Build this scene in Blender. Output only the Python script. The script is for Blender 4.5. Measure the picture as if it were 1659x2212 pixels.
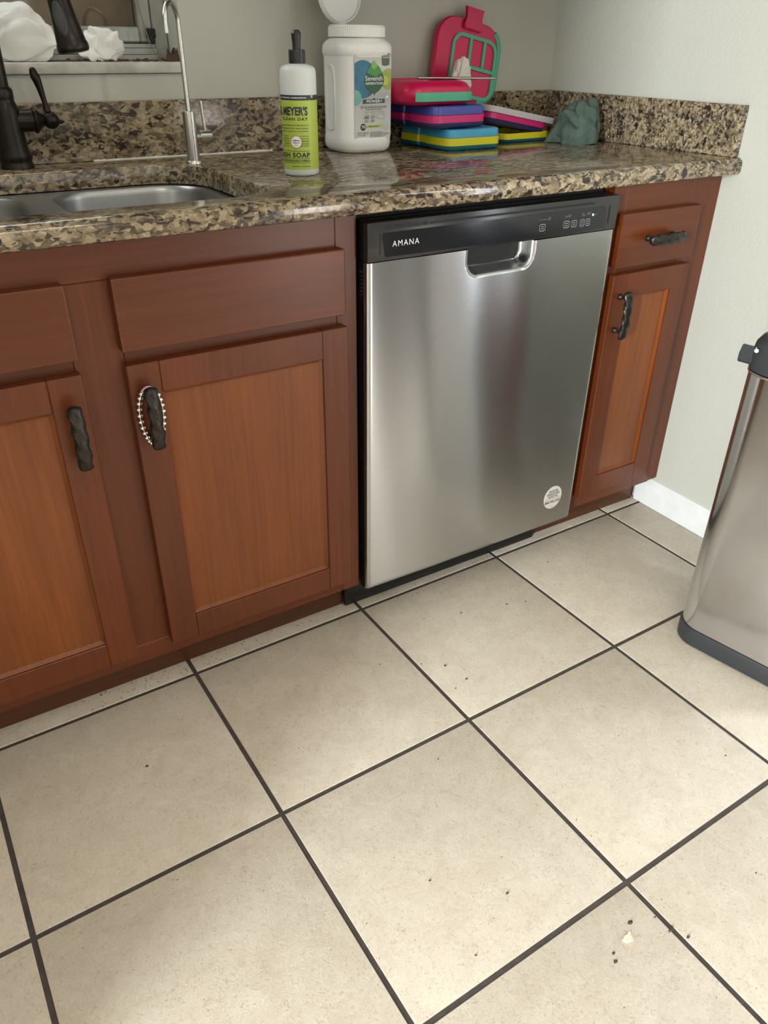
import bpy, bmesh, math, random
from mathutils import Vector, Matrix, noise

# ------------------------------------------------------------------ camera, light, exposure
for o in list(bpy.data.objects):
    bpy.data.objects.remove(o)
scene = bpy.context.scene
COL = scene.collection
PI = math.pi

cam_d = bpy.data.cameras.new('camera')
cam = bpy.data.objects.new('camera', cam_d)
COL.objects.link(cam)
scene.camera = cam
cam_d.sensor_fit = 'VERTICAL'
cam_d.sensor_height = 32.0
cam_d.lens = 1671.586 * 32.0 / 2212.0
cam_d.clip_start = 0.02
yaw, pitch, roll = 0.5612, -0.5486, 0.0118
fw = Vector((math.sin(yaw) * math.cos(pitch), math.cos(yaw) * math.cos(pitch), math.sin(pitch)))
rt = Vector((math.cos(yaw), -math.sin(yaw), 0))
up = rt.cross(fw)
r2 = rt * math.cos(roll) + up * math.sin(roll)
u2 = up * math.cos(roll) - rt * math.sin(roll)
m3 = Matrix((r2, u2, -fw)).transposed()
cam.matrix_world = Matrix.Translation((-0.708, -1.2, 1.1257)) @ m3.to_4x4()

world = bpy.data.worlds.new('world')
scene.world = world
world.use_nodes = True
world.node_tree.nodes['Background'].inputs[0].default_value = (0.85, 0.92, 1.0, 1)
world.node_tree.nodes['Background'].inputs[1].default_value = 0.3

scene.view_settings.view_transform = 'Standard'
scene.view_settings.look = 'None'
scene.view_settings.gamma = 1.0
scene.view_settings.use_curve_mapping = False
scene.view_settings.exposure = 0.0


def area(name, loc, target, sx, sy, power, col):
    d = bpy.data.lights.new(name, 'AREA')
    d.shape = 'RECTANGLE'
    d.size, d.size_y = sx, sy
    d.energy = power
    d.color = col
    o = bpy.data.objects.new(name, d)
    COL.objects.link(o)
    o.location = loc
    o.rotation_euler = (Vector(target) - Vector(loc)).to_track_quat('-Z', 'Y').to_euler()
    return o


# daylight from the window of the adjoining room, coming through the opening in the left wall
area('daylight_left_room', (-4.25, -2.72, 1.45), (0.945, 0.40, 0.75), 0.45, 1.5, 350, (0.895, 0.965, 1.0))
# strip added for the dishwasher streak, low daylight pane, ambient fill added behind camera
area('added_streak_light', (0.942, -0.945, 1.05), (-1, -0.945, 1.05), 0.08, 1.9, 9.5, (0.84, 0.92, 1.0))
area('daylight_low_pane', (0.942, -2.10, 0.42), (-1, -2.10, 0.42), 0.46, 0.70, 13, (1.0, 0.95, 0.90))
area('ambient_fill_front', (-0.40, -2.985, 1.50), (-0.40, 0, 1.50), 1.5, 1.3, 7.5, (1.0, 0.95, 0.85))
# the upper, uncovered half of the window over the sink
area('daylight_sink_window', (-0.56, 0.672, 1.72), (-0.30, 0.0, 1.25), 0.84, 0.42, 6, (0.90, 0.96, 1.0))
# unseen lamp added overhead as warm ambient fill
area('warm_fill_overhead', (-0.3, -1.5, 2.40), (-0.3, -1.5, 0), 0.6, 0.6, 8, (1.0, 0.86, 0.64))

# ------------------------------------------------------------------ helpers


def V(*a):
    return Vector(a)


def bm_box(bm, x0, x1, y0, y1, z0, z1, bev=0.0, seg=1):
    vs = [bm.verts.new((x, y, z)) for z in (z0, z1) for y in (y0, y1) for x in (x0, x1)]
    f = [(0, 2, 3, 1), (4, 5, 7, 6), (0, 1, 5, 4), (2, 6, 7, 3), (0, 4, 6, 2), (1, 3, 7, 5)]
    fs = [bm.faces.new([vs[i] for i in q]) for q in f]
    if bev > 0:
        es = list({e for q in fs for e in q.edges})
        bmesh.ops.bevel(bm, geom=es, offset=bev, segments=seg, profile=0.5, affect='EDGES', clamp_overlap=True)


def ring(bm, pts):
    return [bm.verts.new(p) for p in pts]


def loft(bm, rings, cap0=True, cap1=True, closed=True):
    rs = [ring(bm, r) for r in rings]
    n = len(rs[0])
    for a, b in zip(rs[:-1], rs[1:]):
        for i in range(n if closed else n - 1):
            j = (i + 1) % n
            bm.faces.new((a[i], a[j], b[j], b[i]))
    if cap0:
        bm.faces.new(list(reversed(rs[0])))
    if cap1:
        bm.faces.new(rs[-1])
    return rs


def circ(r, z, n=32, cx=0, cy=0):
    return [(cx + r * math.cos(2 * PI * i / n), cy + r * math.sin(2 * PI * i / n), z) for i in range(n)]


def lathe(bm, prof, n=32, cx=0, cy=0, cap0=True, cap1=True):
    return loft(bm, [circ(r, z, n, cx, cy) for r, z in prof], cap0, cap1)


def rrect(w, d, r, z, cx=0, cy=0, n=6):
    pts = []
    for qx, qy, a0 in ((1, 1, 0), (-1, 1, PI / 2), (-1, -1, PI), (1, -1, 1.5 * PI)):
        for i in range(n + 1):
            a = a0 + PI / 2 * i / n
            pts.append((cx + qx * (w / 2 - r) + r * math.cos(a), cy + qy * (d / 2 - r) + r * math.sin(a), z))
    return pts


def tube(bm, path, rad, n=12, cap=True):
    """sweep circles along a 3d polyline; rad may be a list"""
    P = [Vector(p) for p in path]
    if not isinstance(rad, (list, tuple)):
        rad = [rad] * len(P)
    t0 = (P[1] - P[0]).normalized()
    nrm = t0.orthogonal().normalized()
    rings = []
    for i, p in enumerate(P):
        if i == 0:
            t = t0
        elif i == len(P) - 1:
            t = (P[i] - P[i - 1]).normalized()
        else:
            t = (P[i + 1] - P[i - 1]).normalized()
        nrm = (nrm - t * nrm.dot(t)).normalized()
        b = t.cross(nrm)
        rings.append([p + (nrm * math.cos(2 * PI * k / n) + b * math.sin(2 * PI * k / n)) * rad[i] for k in range(n)])
    loft(bm, rings, cap, cap)


def prism(bm, pts2, axis, a0, a1):
    """extrude a 2d polygon along an axis ('x': pts are (y,z), 'y': (x,z), 'z': (x,y))"""
    def mk(p, a):
        return {'x': (a, p[0], p[1]), 'y': (p[0], a, p[1]), 'z': (p[0], p[1], a)}[axis]
    lo = ring(bm, [mk(p, a0) for p in pts2])
    hi = ring(bm, [mk(p, a1) for p in pts2])
    n = len(pts2)
    for i in range(n):
        j = (i + 1) % n
        bm.faces.new((lo[i], lo[j], hi[j], hi[i]))
    bm.faces.new(list(reversed(lo)))
    bm.faces.new(hi)


def uvsphere(bm, c, r, sx=1, sy=1, sz=1, u=12, v=8):
    mat = Matrix.Translation(c) @ Matrix.Diagonal((sx, sy, sz, 1))
    bmesh.ops.create_uvsphere(bm, u_segments=u, v_segments=v, radius=r, matrix=mat)


def finish(bm, name, smooth=None):
    bmesh.ops.recalc_face_normals(bm, faces=bm.faces[:])
    me = bpy.data.meshes.new(name)
    bm.to_mesh(me)
    bm.free()
    if smooth is not None:
        me.polygons.foreach_set('use_smooth', [True] * len(me.polygons))
        if smooth < 179:
            me.set_sharp_from_angle(angle=math.radians(smooth))
    return me


def tag(o, label=None, cat=None, group=None, kind=None):
    if label:
        o['label'] = label
    if cat:
        o['category'] = cat
    if group:
        o['group'] = group
    if kind:
        o['kind'] = kind
    return o


def thing(name, label, cat, loc=(0, 0, 0), rotz=0.0, group=None, rot=None):
    o = bpy.data.objects.new(name, None)
    o.empty_display_size = 0.05
    COL.objects.link(o)
    o.location = loc
    o.rotation_euler = rot if rot else (0, 0, rotz)
    return tag(o, label, cat, group)


def obj(name, bm, mat, parent=None, smooth=None, world=False, label=None):
    """one mesh object; world=True: the bmesh is in world coordinates under an unrotated parent chain"""
    me = finish(bm, name, smooth) if isinstance(bm, bmesh.types.BMesh) else bm
    if mat:
        me.materials.append(mat)
    o = bpy.data.objects.new(name, me)
    COL.objects.link(o)
    if world:
        off = Vector((0, 0, 0))
        p = parent
        while p is not None:
            off += p.location
            p = p.parent
        # origin at the middle of the piece
        xs = [v.co for v in me.vertices]
        c = Vector([(min(v[k] for v in xs) + max(v[k] for v in xs)) / 2 for k in range(3)])
        me.transform(Matrix.Translation(-c))
        o.location = c - off
    if parent is not None:
        o.parent = parent
    if label:
        o['label'] = label
    return o


def text_mesh(s, w=None, h=None, bold=0.0, shear=0.0, spacing=1.0, align='L', thick=0.0):
    """flat lettering in the xz plane facing -y, fitted to width w and height h; origin at left bottom (or centre)"""
    cu = bpy.data.curves.new('lettering', 'FONT')
    cu.body = s
    cu.size = 1.0
    cu.offset = bold
    cu.shear = shear
    cu.space_character = spacing
    cu.resolution_u = 3
    cu.fill_mode = 'FRONT' if thick == 0 else 'BOTH'
    cu.extrude = thick
    o = bpy.data.objects.new('lettering_source', cu)
    COL.objects.link(o)
    dg = bpy.context.evaluated_depsgraph_get()
    dg.update()
    me = bpy.data.meshes.new_from_object(o.evaluated_get(dg))
    bpy.data.objects.remove(o)
    bpy.data.curves.remove(cu)
    xs = [v.co.x for v in me.vertices]
    ys = [v.co.y for v in me.vertices]
    x0, x1, y0, y1 = min(xs), max(xs), min(ys), max(ys)
    sy = (h / (y1 - y0)) if h else w / (x1 - x0)
    sx = (w / (x1 - x0)) if w else sy
    ox = {'L': x0, 'C': (x0 + x1) / 2, 'R': x1}[align]
    for v in me.vertices:
        v.co = Vector(((v.co.x - ox) * sx, -v.co.z, (v.co.y - y0) * sy))
    return me


def add_mesh(bm, me, fn=None):
    """append a mesh into a bmesh, mapping coordinates by fn"""
    vs = [bm.verts.new(fn(v.co) if fn else v.co) for v in me.vertices]
    for p in me.polygons:
        try:
            bm.faces.new([vs[i] for i in p.vertices])
        except ValueError:
            pass
    bpy.data.meshes.remove(me)


# ------------------------------------------------------------------ materials
def mat_new(name):
    m = bpy.data.materials.new(name)
    m.use_nodes = True
    nt = m.node_tree
    b = nt.nodes['Principled BSDF']
    return m, nt, b


def plain(name, col, rough=0.5, metal=0.0, spec=0.5, coat=0.0, trans=0.0, sss=0.0, bump=0.0, bscale=200.0, alpha=1.0,
          var=0.0, vscale=30.0, emit=None, estr=0.0, ior=1.5):
    m, nt, b = mat_new(name)
    b.inputs['Base Color'].default_value = (*col, 1)
    b.inputs['Roughness'].default_value = rough
    b.inputs['Metallic'].default_value = metal
    b.inputs['Specular IOR Level'].default_value = spec
    b.inputs['Coat Weight'].default_value = coat
    b.inputs['Transmission Weight'].default_value = trans
    b.inputs['Subsurface Weight'].default_value = sss
    b.inputs['IOR'].default_value = ior
    if sss:
        b.inputs['Subsurface Radius'].default_value = (0.02, 0.02, 0.02)
        b.inputs['Subsurface Scale'].default_value = 0.5
    if emit:
        b.inputs['Emission Color'].default_value = (*emit, 1)
        b.inputs['Emission Strength'].default_value = estr
    tc = nt.nodes.new('ShaderNodeTexCoord')
    if bump:
        n = nt.nodes.new('ShaderNodeTexNoise')
        n.inputs['Scale'].default_value = bscale
        n.inputs['Detail'].default_value = 3
        nt.links.new(tc.outputs['Object'], n.inputs['Vector'])
        bp = nt.nodes.new('ShaderNodeBump')
        bp.inputs['Strength'].default_value = bump
        bp.inputs['Distance'].default_value = 0.002
        nt.links.new(n.outputs['Fac'], bp.inputs['Height'])
        nt.links.new(bp.outputs['Normal'], b.inputs['Normal'])
    if var:
        n = nt.nodes.new('ShaderNodeTexNoise')
        n.inputs['Scale'].default_value = vscale
        n.inputs['Detail'].default_value = 4
        nt.links.new(tc.outputs['Object'], n.inputs['Vector'])
        r = nt.nodes.new('ShaderNodeValToRGB')
        r.color_ramp.elements[0].position = 0.3
        r.color_ramp.elements[1].position = 0.7
        r.color_ramp.elements[0].color = (*[c * (1 - var) for c in col], 1)
        r.color_ramp.elements[1].color = (*[min(1, c * (1 + var * 0.5)) for c in col], 1)
        nt.links.new(n.outputs['Fac'], r.inputs['Fac'])
        nt.links.new(r.outputs['Color'], b.inputs['Base Color'])
    return m


def ramp(nt, stops, interp='LINEAR'):
    r = nt.nodes.new('ShaderNodeValToRGB')
    cr = r.color_ramp
    cr.interpolation = interp
    while len(cr.elements) < len(stops):
        cr.elements.new(0.5)
    for e, (p, c) in zip(cr.elements, stops):
        e.position = p
        e.color = (*c, 1)
    return r


def mixc(nt, fac, a, b, mode='MIX'):
    x = nt.nodes.new('ShaderNodeMix')
    x.data_type = 'RGBA'
    x.blend_type = mode
    for s, v in ((x.inputs[0], fac), (x.inputs[6], a), (x.inputs[7], b)):
        if hasattr(v, 'links') or hasattr(v, 'is_linked'):
            nt.links.new(v, s)
        else:
            s.default_value = v if not isinstance(v, tuple) else (*v, 1)[:4]
    return x.outputs[2]


def wood(name, axis, dark=1.0, tint=(1.0, 1.0, 1.0)):
    """stained cherry veneer, the grain running along axis"""
    m, nt, b = mat_new(name)
    tc = nt.nodes.new('ShaderNodeTexCoord')
    oi = nt.nodes.new('ShaderNodeObjectInfo')
    ad = nt.nodes.new('ShaderNodeVectorMath')
    ad.operation = 'ADD'
    sc = nt.nodes.new('ShaderNodeVectorMath')
    sc.operation = 'SCALE'
    sc.inputs[0].default_value = (3.1, 5.7, 9.3)
    nt.links.new(oi.outputs['Random'], sc.inputs['Scale'])
    nt.links.new(tc.outputs['Object'], ad.inputs[0])
    nt.links.new(sc.outputs[0], ad.inputs[1])
    mp = nt.nodes.new('ShaderNodeMapping')
    s = [110.0, 110.0, 110.0]
    s['xyz'.index(axis)] = 4.0
    mp.inputs['Scale'].default_value = s
    nt.links.new(ad.outputs[0], mp.inputs['Vector'])
    n1 = nt.nodes.new('ShaderNodeTexNoise')
    n1.inputs['Scale'].default_value = 1.0
    n1.inputs['Detail'].default_value = 5
    n1.inputs['Roughness'].default_value = 0.65
    n1.inputs['Distortion'].default_value = 0.4
    nt.links.new(mp.outputs[0], n1.inputs['Vector'])
    mp2 = nt.nodes.new('ShaderNodeMapping')
    s2 = [9.0, 9.0, 9.0]
    s2['xyz'.index(axis)] = 1.5
    mp2.inputs['Scale'].default_value = s2
    nt.links.new(ad.outputs[0], mp2.inputs['Vector'])
    n2 = nt.nodes.new('ShaderNodeTexNoise')
    n2.inputs['Scale'].default_value = 1.0
    n2.inputs['Detail'].default_value = 3
    nt.links.new(mp2.outputs[0], n2.inputs['Vector'])
    k = dark
    tr, tg, tb = tint
    fine = ramp(nt, [(0.2, (0.082 * k * tr, 0.0235 * k * tg, 0.0070 * k * tb)), (0.55, (0.118 * k * tr, 0.0365 * k * tg, 0.0115 * k * tb)), (0.85, (0.145 * k * tr, 0.048 * k * tg, 0.0165 * k * tb))])
    big = ramp(nt, [(0.3, (0.80, 0.80, 0.80)), (0.7, (1.15, 1.12, 1.08))])
    nt.links.new(n1.outputs['Fac'], fine.inputs['Fac'])
    nt.links.new(n2.outputs['Fac'], big.inputs['Fac'])
    col = mixc(nt, 1.0, fine.outputs['Color'], big.outputs['Color'], 'MULTIPLY')
    nt.links.new(col, b.inputs['Base Color'])
    b.inputs['Roughness'].default_value = 0.33
    b.inputs['Specular IOR Level'].default_value = 0.38
    b.inputs['Coat Weight'].default_value = 0.12
    b.inputs['Coat Roughness'].default_value = 0.24
    bp = nt.nodes.new('ShaderNodeBump')
    bp.inputs['Strength'].default_value = 0.12
    bp.inputs['Distance'].default_value = 0.001
    nt.links.new(n1.outputs['Fac'], bp.inputs['Height'])
    nt.links.new(bp.outputs['Normal'], b.inputs['Normal'])
    return m


def granite():
    m, nt, b = mat_new('granite')
    geo = nt.nodes.new('ShaderNodeNewGeometry')

    def nz(scale, detail, rough, vec, dist=0.0):
        n = nt.nodes.new('ShaderNodeTexNoise')
        n.inputs['Scale'].default_value = scale
        n.inputs['Detail'].default_value = detail
        n.inputs['Roughness'].default_value = rough
        n.inputs['Distortion'].default_value = dist
        nt.links.new(vec, n.inputs['Vector'])
        return n
    mp = nt.nodes.new('ShaderNodeMapping')
    mp.inputs['Rotation'].default_value = (0.3, 0.35, 0.5)
    mp.inputs['Scale'].default_value = (0.62, 1.0, 1.0)
    nt.links.new(geo.outputs['Position'], mp.inputs['Vector'])
    P = mp.outputs[0]
    nw = nz(90, 3, 0.5, P)
    sub = nt.nodes.new('ShaderNodeVectorMath')
    sub.operation = 'MULTIPLY_ADD'
    sub.inputs[1].default_value = (0.012, 0.012, 0.012)
    nt.links.new(nw.outputs['Color'], sub.inputs[0])
    nt.links.new(P, sub.inputs[2])
    vo = nt.nodes.new('ShaderNodeTexVoronoi')
    vo.inputs['Scale'].default_value = 185
    nt.links.new(sub.outputs[0], vo.inputs['Vector'])
    sep = nt.nodes.new('ShaderNodeSeparateColor')
    nt.links.new(vo.outputs['Color'], sep.inputs[0])
    big = nz(22, 3, 0.6, P, 0.8)
    mr = nt.nodes.new('ShaderNodeMapRange')
    mr.inputs[1].default_value = 0.3
    mr.inputs[2].default_value = 0.7
    mr.inputs[3].default_value = 0.12
    mr.inputs[4].default_value = 0.80
    nt.links.new(big.outputs['Fac'], mr.inputs[0])
    mx = nt.nodes.new('ShaderNodeMix')
    mx.inputs[0].default_value = 0.50
    nt.links.new(mr.outputs[0], mx.inputs[2])
    nt.links.new(sep.outputs[0], mx.inputs[3])
    cells = ramp(nt, [(0.10, (0.018, 0.014, 0.012)), (0.24, (0.062, 0.045, 0.031)), (0.36, (0.135, 0.100, 0.062)),
                      (0.48, (0.215, 0.163, 0.100)), (0.62, (0.315, 0.245, 0.155)), (0.80, (0.42, 0.340, 0.225)), (0.95, (0.52, 0.445, 0.32))])
    nt.links.new(mx.outputs[0], cells.inputs['Fac'])
    fl = nz(85, 3, 0.6, P, 0.6)
    flr = ramp(nt, [(0.575, (0, 0, 0)), (0.61, (1, 1, 1))])
    nt.links.new(fl.outputs['Fac'], flr.inputs['Fac'])
    c1 = mixc(nt, flr.outputs['Color'], cells.outputs['Color'], (0.028, 0.020, 0.018))
    gr = nz(380, 3, 0.6, geo.outputs['Position'])
    grr = ramp(nt, [(0.3, (0.74, 0.74, 0.74)), (0.7, (1.22, 1.22, 1.22))])
    nt.links.new(gr.outputs['Fac'], grr.inputs['Fac'])
    c2 = mixc(nt, 1.0, c1, grr.outputs['Color'], 'MULTIPLY')
    nt.links.new(c2, b.inputs['Base Color'])
    b.inputs['Roughness'].default_value = 0.12
    b.inputs['Specular IOR Level'].default_value = 0.55
    return m


def tile_mat():
    m, nt, b = mat_new('floor_tile_ceramic')
    tc = nt.nodes.new('ShaderNodeTexCoord')
    oi = nt.nodes.new('ShaderNodeObjectInfo')
    sc = nt.nodes.new('ShaderNodeVectorMath')
    sc.operation = 'SCALE'
    sc.inputs[0].default_value = (7.3, 4.1, 2.2)
    nt.links.new(oi.outputs['Random'], sc.inputs['Scale'])
    ad = nt.nodes.new('ShaderNodeVectorMath')
    nt.links.new(tc.outputs['Object'], ad.inputs[0])
    nt.links.new(sc.outputs[0], ad.inputs[1])

    def nz(s, d, r=0.5, dist=0.0):
        n = nt.nodes.new('ShaderNodeTexNoise')
        n.inputs['Scale'].default_value = s
        n.inputs['Detail'].default_value = d
        n.inputs['Roughness'].default_value = r
        n.inputs['Distortion'].default_value = dist
        nt.links.new(ad.outputs[0], n.inputs['Vector'])
        return n
    a = nz(16, 6, 0.65, 0.8)
    ra = ramp(nt, [(0.3, (0.565, 0.49, 0.395)), (0.5, (0.615, 0.54, 0.44)), (0.7, (0.655, 0.585, 0.485))])
    nt.links.new(a.outputs['Fac'], ra.inputs['Fac'])
    # fine worm-like relief
    f = nz(120, 5, 0.65, 1.6)
    rf = ramp(nt, [(0.30, (0.72, 0.70, 0.66)), (0.42, (0.96, 0.955, 0.945)), (0.55, (1.01, 1.01, 1.01)), (0.7, (1.07, 1.07, 1.07))])
    nt.links.new(f.outputs['Fac'], rf.inputs['Fac'])
    c = mixc(nt, 1.0, ra.outputs['Color'], rf.outputs['Color'], 'MULTIPLY')
    # little dark specks
    s = nz(420, 1, 0.4)
    rs = ramp(nt, [(0.70, (0, 0, 0)), (0.76, (1, 1, 1))])
    nt.links.new(s.outputs['Fac'], rs.inputs['Fac'])
    c = mixc(nt, rs.outputs['Color'], c, (0.30, 0.25, 0.20))
    nt.links.new(c, b.inputs['Base Color'])
    b.inputs['Roughness'].default_value = 0.42
    bp = nt.nodes.new('ShaderNodeBump')
    bp.inputs['Strength'].default_value = 0.35
    bp.inputs['Distance'].default_value = 0.002
    nt.links.new(f.outputs['Fac'], bp.inputs['Height'])
    nt.links.new(bp.outputs['Normal'], b.inputs['Normal'])
    return m


def steel(name, col=(0.56, 0.55, 0.53), rough=0.3, aniso=0.0, smear=0.0, stretch=(1, 1, 0.15), sscale=25):
    m, nt, b = mat_new(name)
    b.inputs['Base Color'].default_value = (*col, 1)
    b.inputs['Metallic'].default_value = 1.0
    b.inputs['Roughness'].default_value = rough
    if aniso:
        b.inputs['Anisotropic'].default_value = aniso
        b.inputs['Anisotropic Rotation'].default_value = 0.25
        t = nt.nodes.new('ShaderNodeTangent')
        t.direction_type = 'UV_MAP'
        nt.links.new(t.outputs[0], b.inputs['Tangent'])
    tc = nt.nodes.new('ShaderNodeTexCoord')
    mp = nt.nodes.new('ShaderNodeMapping')
    mp.inputs['Scale'].default_value = stretch
    nt.links.new(tc.outputs['Object'], mp.inputs['Vector'])
    n = nt.nodes.new('ShaderNodeTexNoise')
    n.inputs['Scale'].default_value = sscale
    n.inputs['Detail'].default_value = 6
    n.inputs['Roughness'].default_value = 0.65
    nt.links.new(mp.outputs[0], n.inputs['Vector'])
    r = ramp(nt, [(0.35, (rough * (1 - smear),) * 3), (0.7, (min(1, rough * (1 + smear)),) * 3)])
    nt.links.new(n.outputs['Fac'], r.inputs['Fac'])
    nt.links.new(r.outputs['Color'], b.inputs['Roughness'])
    if smear:
        rc = ramp(nt, [(0.3, tuple(c * (1 - 0.22 * smear) for c in col)), (0.7, tuple(min(1, c * (1 + 0.12 * smear)) for c in col))])
        nt.links.new(n.outputs['Fac'], rc.inputs['Fac'])
        nt.links.new(rc.outputs['Color'], b.inputs['Base Color'])
    return m


M = {}
M['wood_x'] = wood('cherry_grain_across', 'x', 0.90, (1.12, 0.80, 0.50))
M['wood_z'] = wood('cherry_grain_upright', 'z', 0.90, (1.12, 0.80, 0.50))
M['wood_panel'] = wood('cherry_panel', 'z', 1.45, (1.17, 1.02, 0.58))
M['wood_kick'] = wood('cherry_toe_kick', 'x', 0.75)
M['granite'] = granite()
M['tile'] = tile_mat()
M['grout'] = plain('dark_grout', (0.070, 0.056, 0.048), 0.85, bump=0.4, bscale=400, var=0.25, vscale=60)
M['wall'] = plain('painted_drywall', (0.52, 0.515, 0.452), 0.6, bump=0.35, bscale=130)
M['ceiling'] = plain('ceiling_paint', (0.78, 0.77, 0.74), 0.8)
M['white_trim'] = plain('white_trim_paint', (0.78, 0.78, 0.76), 0.35, var=0.06, vscale=25)
M['sill'] = plain('dirty_sill_paint', (0.55, 0.52, 0.46), 0.55, var=0.35, vscale=22)
M['alu'] = plain('window_aluminium', (0.34, 0.345, 0.31), 0.45, metal=0.3, var=0.15, vscale=30)
M['glass'] = plain('window_glass', (0.9, 0.9, 0.88), 0.03, trans=1.0)
M['paper'] = plain('brown_paper', (0.27, 0.185, 0.105), 0.8, var=0.35, vscale=14)
M['door_steel'] = steel('brushed_dishwasher_steel', (0.49, 0.495, 0.49), 0.24, 0.95, 0.0, (1, 1, 0.25), 7)
M['steel'] = steel('satin_steel', (0.62, 0.61, 0.58), 0.24)
M['sink_steel'] = steel('sink_steel', (0.36, 0.365, 0.37), 0.36, 0, 0.06, (1, 1, 1), 12)
M['can_steel'] = steel('smudged_bin_steel', (0.60, 0.61, 0.64), 0.19, 0, 0.2, (1, 1, 0.8), 14)
M['black_plastic'] = plain('black_plastic', (0.012, 0.012, 0.012), 0.32)
M['panel_black'] = plain('control_panel_black', (0.014, 0.014, 0.015), 0.22, spec=0.6)
M['black_gloss'] = plain('control_panel_glass', (0.010, 0.010, 0.012), 0.12, spec=0.6)
M['black_matte'] = plain('black_matte', (0.008, 0.008, 0.008), 0.7)
M['can_black'] = plain('bin_black_plastic', (0.028, 0.031, 0.034), 0.45)
M['bronze'] = plain('oil_rubbed_bronze', (0.026, 0.021, 0.018), 0.34, metal=0.75, var=0.3, vscale=30)
M['pull'] = plain('dark_bronze_pull', (0.045, 0.040, 0.034), 0.33, metal=0.8, bump=0.6, bscale=160, var=0.3, vscale=60)
M['print_white'] = plain('white_print', (0.75, 0.76, 0.74), 0.4)
M['print_grey'] = plain('grey_print', (0.25, 0.26, 0.25), 0.5)
M['led'] = plain('blue_led', (0.05, 0.3, 1.0), 0.4, emit=(0.08, 0.42, 1.0), estr=9)
M['sticker'] = plain('sticker_paper', (0.60, 0.56, 0.50), 0.45)
M['ink'] = plain('dark_ink', (0.025, 0.03, 0.04), 0.45)
M['caulk'] = plain('white_caulk', (0.78, 0.75, 0.68), 0.5)


def S(r, g, b):
    """srgb 0..255 to linear"""
    f = lambda c: c / 12.92 if c <= 0.04045 else ((c + 0.055) / 1.055) ** 2.4
    return (f(r / 255), f(g / 255), f(b / 255))


XW = 0.945      # right wall
YW = 0.605      # back wall


def ztop(y):    # the worktop falls a little towards the wall
    return 0.911 - 0.0094 * (y + 0.04)


# ------------------------------------------------------------------ the room
def structure(name, bm, mat, smooth=None):
    return tag(obj(name, bm, mat, None, smooth, world=True), kind='structure')


FX0, FY0 = -1.45, -3.0     # far corner of the room
bm = bmesh.new()
bm_box(bm, FX0, XW, FY0, YW, -0.06, -0.0022)
floor = structure('floor', bm, M['grout'])

# tiles: 0.402 m pitch, grid turned by 0.8 degrees, 9 mm joints
ts, ga, gx, gy, gj = 0.4018, 0.0141, -0.4003, 0.015, 0.0082
half = (ts - gj) / 2


def clip_poly(poly, axis, lim, keep_less):
    out = []
    for i, a in enumerate(poly):
        b = poly[(i + 1) % len(poly)]
        ia = (a[axis] <= lim) if keep_less else (a[axis] >= lim)
        ib = (b[axis] <= lim) if keep_less else (b[axis] >= lim)
        if ia:
            out.append(a)
        if ia != ib:
            t = (lim - a[axis]) / (b[axis] - a[axis])
            out.append((a[0] + t * (b[0] - a[0]), a[1] + t * (b[1] - a[1])))
    return out


def tile_bm(poly):
    bm = bmesh.new()
    cx = sum(p[0] for p in poly) / len(poly)
    cy = sum(p[1] for p in poly) / len(poly)

    def inset(p, d):
        vx, vy = p[0] - cx, p[1] - cy
        return (p[0] - math.copysign(min(d, abs(vx)), vx), p[1] - math.copysign(min(d, abs(vy)), vy))
    r = [[(*p, -0.006) for p in poly], [(*p, -0.0016) for p in poly],
         [(*inset(p, 0.0008), -0.0006) for p in poly], [(*inset(p, 0.0024), 0.0) for p in poly]]
    loft(bm, r, False, True)
    return bm


full = None
for j in range(-2, 8):
    for i in range(-5, 4):
        ci, cj = i + 0.5, j + 0.5
        cx = gx + ci * ts + cj * ts * ga
        cy = gy - cj * ts + ci * ts * ga
        cs, sn = math.cos(ga), math.sin(ga)
        poly = [(-half, -half), (half, -half), (half, half), (-half, half)]
        wp = [(cx + a * cs - b * sn, cy + a * sn + b * cs) for a, b in poly]
        cl = wp
        for ax, lim, less in ((0, XW - 0.003, True), (0, FX0 + 0.003, False), (1, YW - 0.003, True), (1, FY0 + 0.003, False)):
            cl = clip_poly(cl, ax, lim, less)
            if not cl:
                break
        if len(cl) < 3:
            continue
        if max(p[0] for p in cl) - min(p[0] for p in cl) < 0.02 or max(p[1] for p in cl) - min(p[1] for p in cl) < 0.02:
            continue
        whole = cl == wp
        if whole:
            if full is None:
                full = finish(tile_bm(poly), 'floor_tile', 30)
                full.materials.append(M['tile'])
            o = bpy.data.objects.new('floor_tile', full)
            COL.objects.link(o)
            o.location = Vector((cx, cy, 0)) - floor.location
            o.rotation_euler.z = ga
        else:
            mx = sum(p[0] for p in cl) / len(cl)
            my = sum(p[1] for p in cl) / len(cl)
            me = finish(tile_bm([(p[0] - mx, p[1] - my) for p in cl]), 'floor_tile', 30)
            me.materials.append(M['tile'])
            o = bpy.data.objects.new('floor_tile', me)
            COL.objects.link(o)
            o.location = Vector((mx, my, 0)) - floor.location
        o.parent = floor

# back wall with the window opening over the sink
WX0, WX1, WZ0, WZ1 = -1.05, -0.080, 1.060, 2.0
bm = bmesh.new()
T = 0.16
for a in ((FX0, WX0, 0, 2.44), (WX1, XW + 0.12, 0, 2.44), (WX0, WX1, 0, WZ0), (WX0, WX1, WZ1, 2.44)):
    bm_box(bm, a[0], a[1], YW, YW + T, a[2], a[3])
structure('wall_back', bm, M['wall'])
# right wall; side door and narrow sidelight on the camera side added for reflections
DY0, DY1, DZ = -2.45, -0.895, 2.02
bm = bmesh.new()
for y0, y1, z0, z1 in ((DY1, YW, -0.06, 2.44), (DY0, DY1, DZ, 2.44), (FY0, DY0, -0.06, 2.44)):
    bm_box(bm, XW, XW + 0.12, y0, y1, z0, z1)
structure('wall_right', bm, M['wall'])
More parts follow.
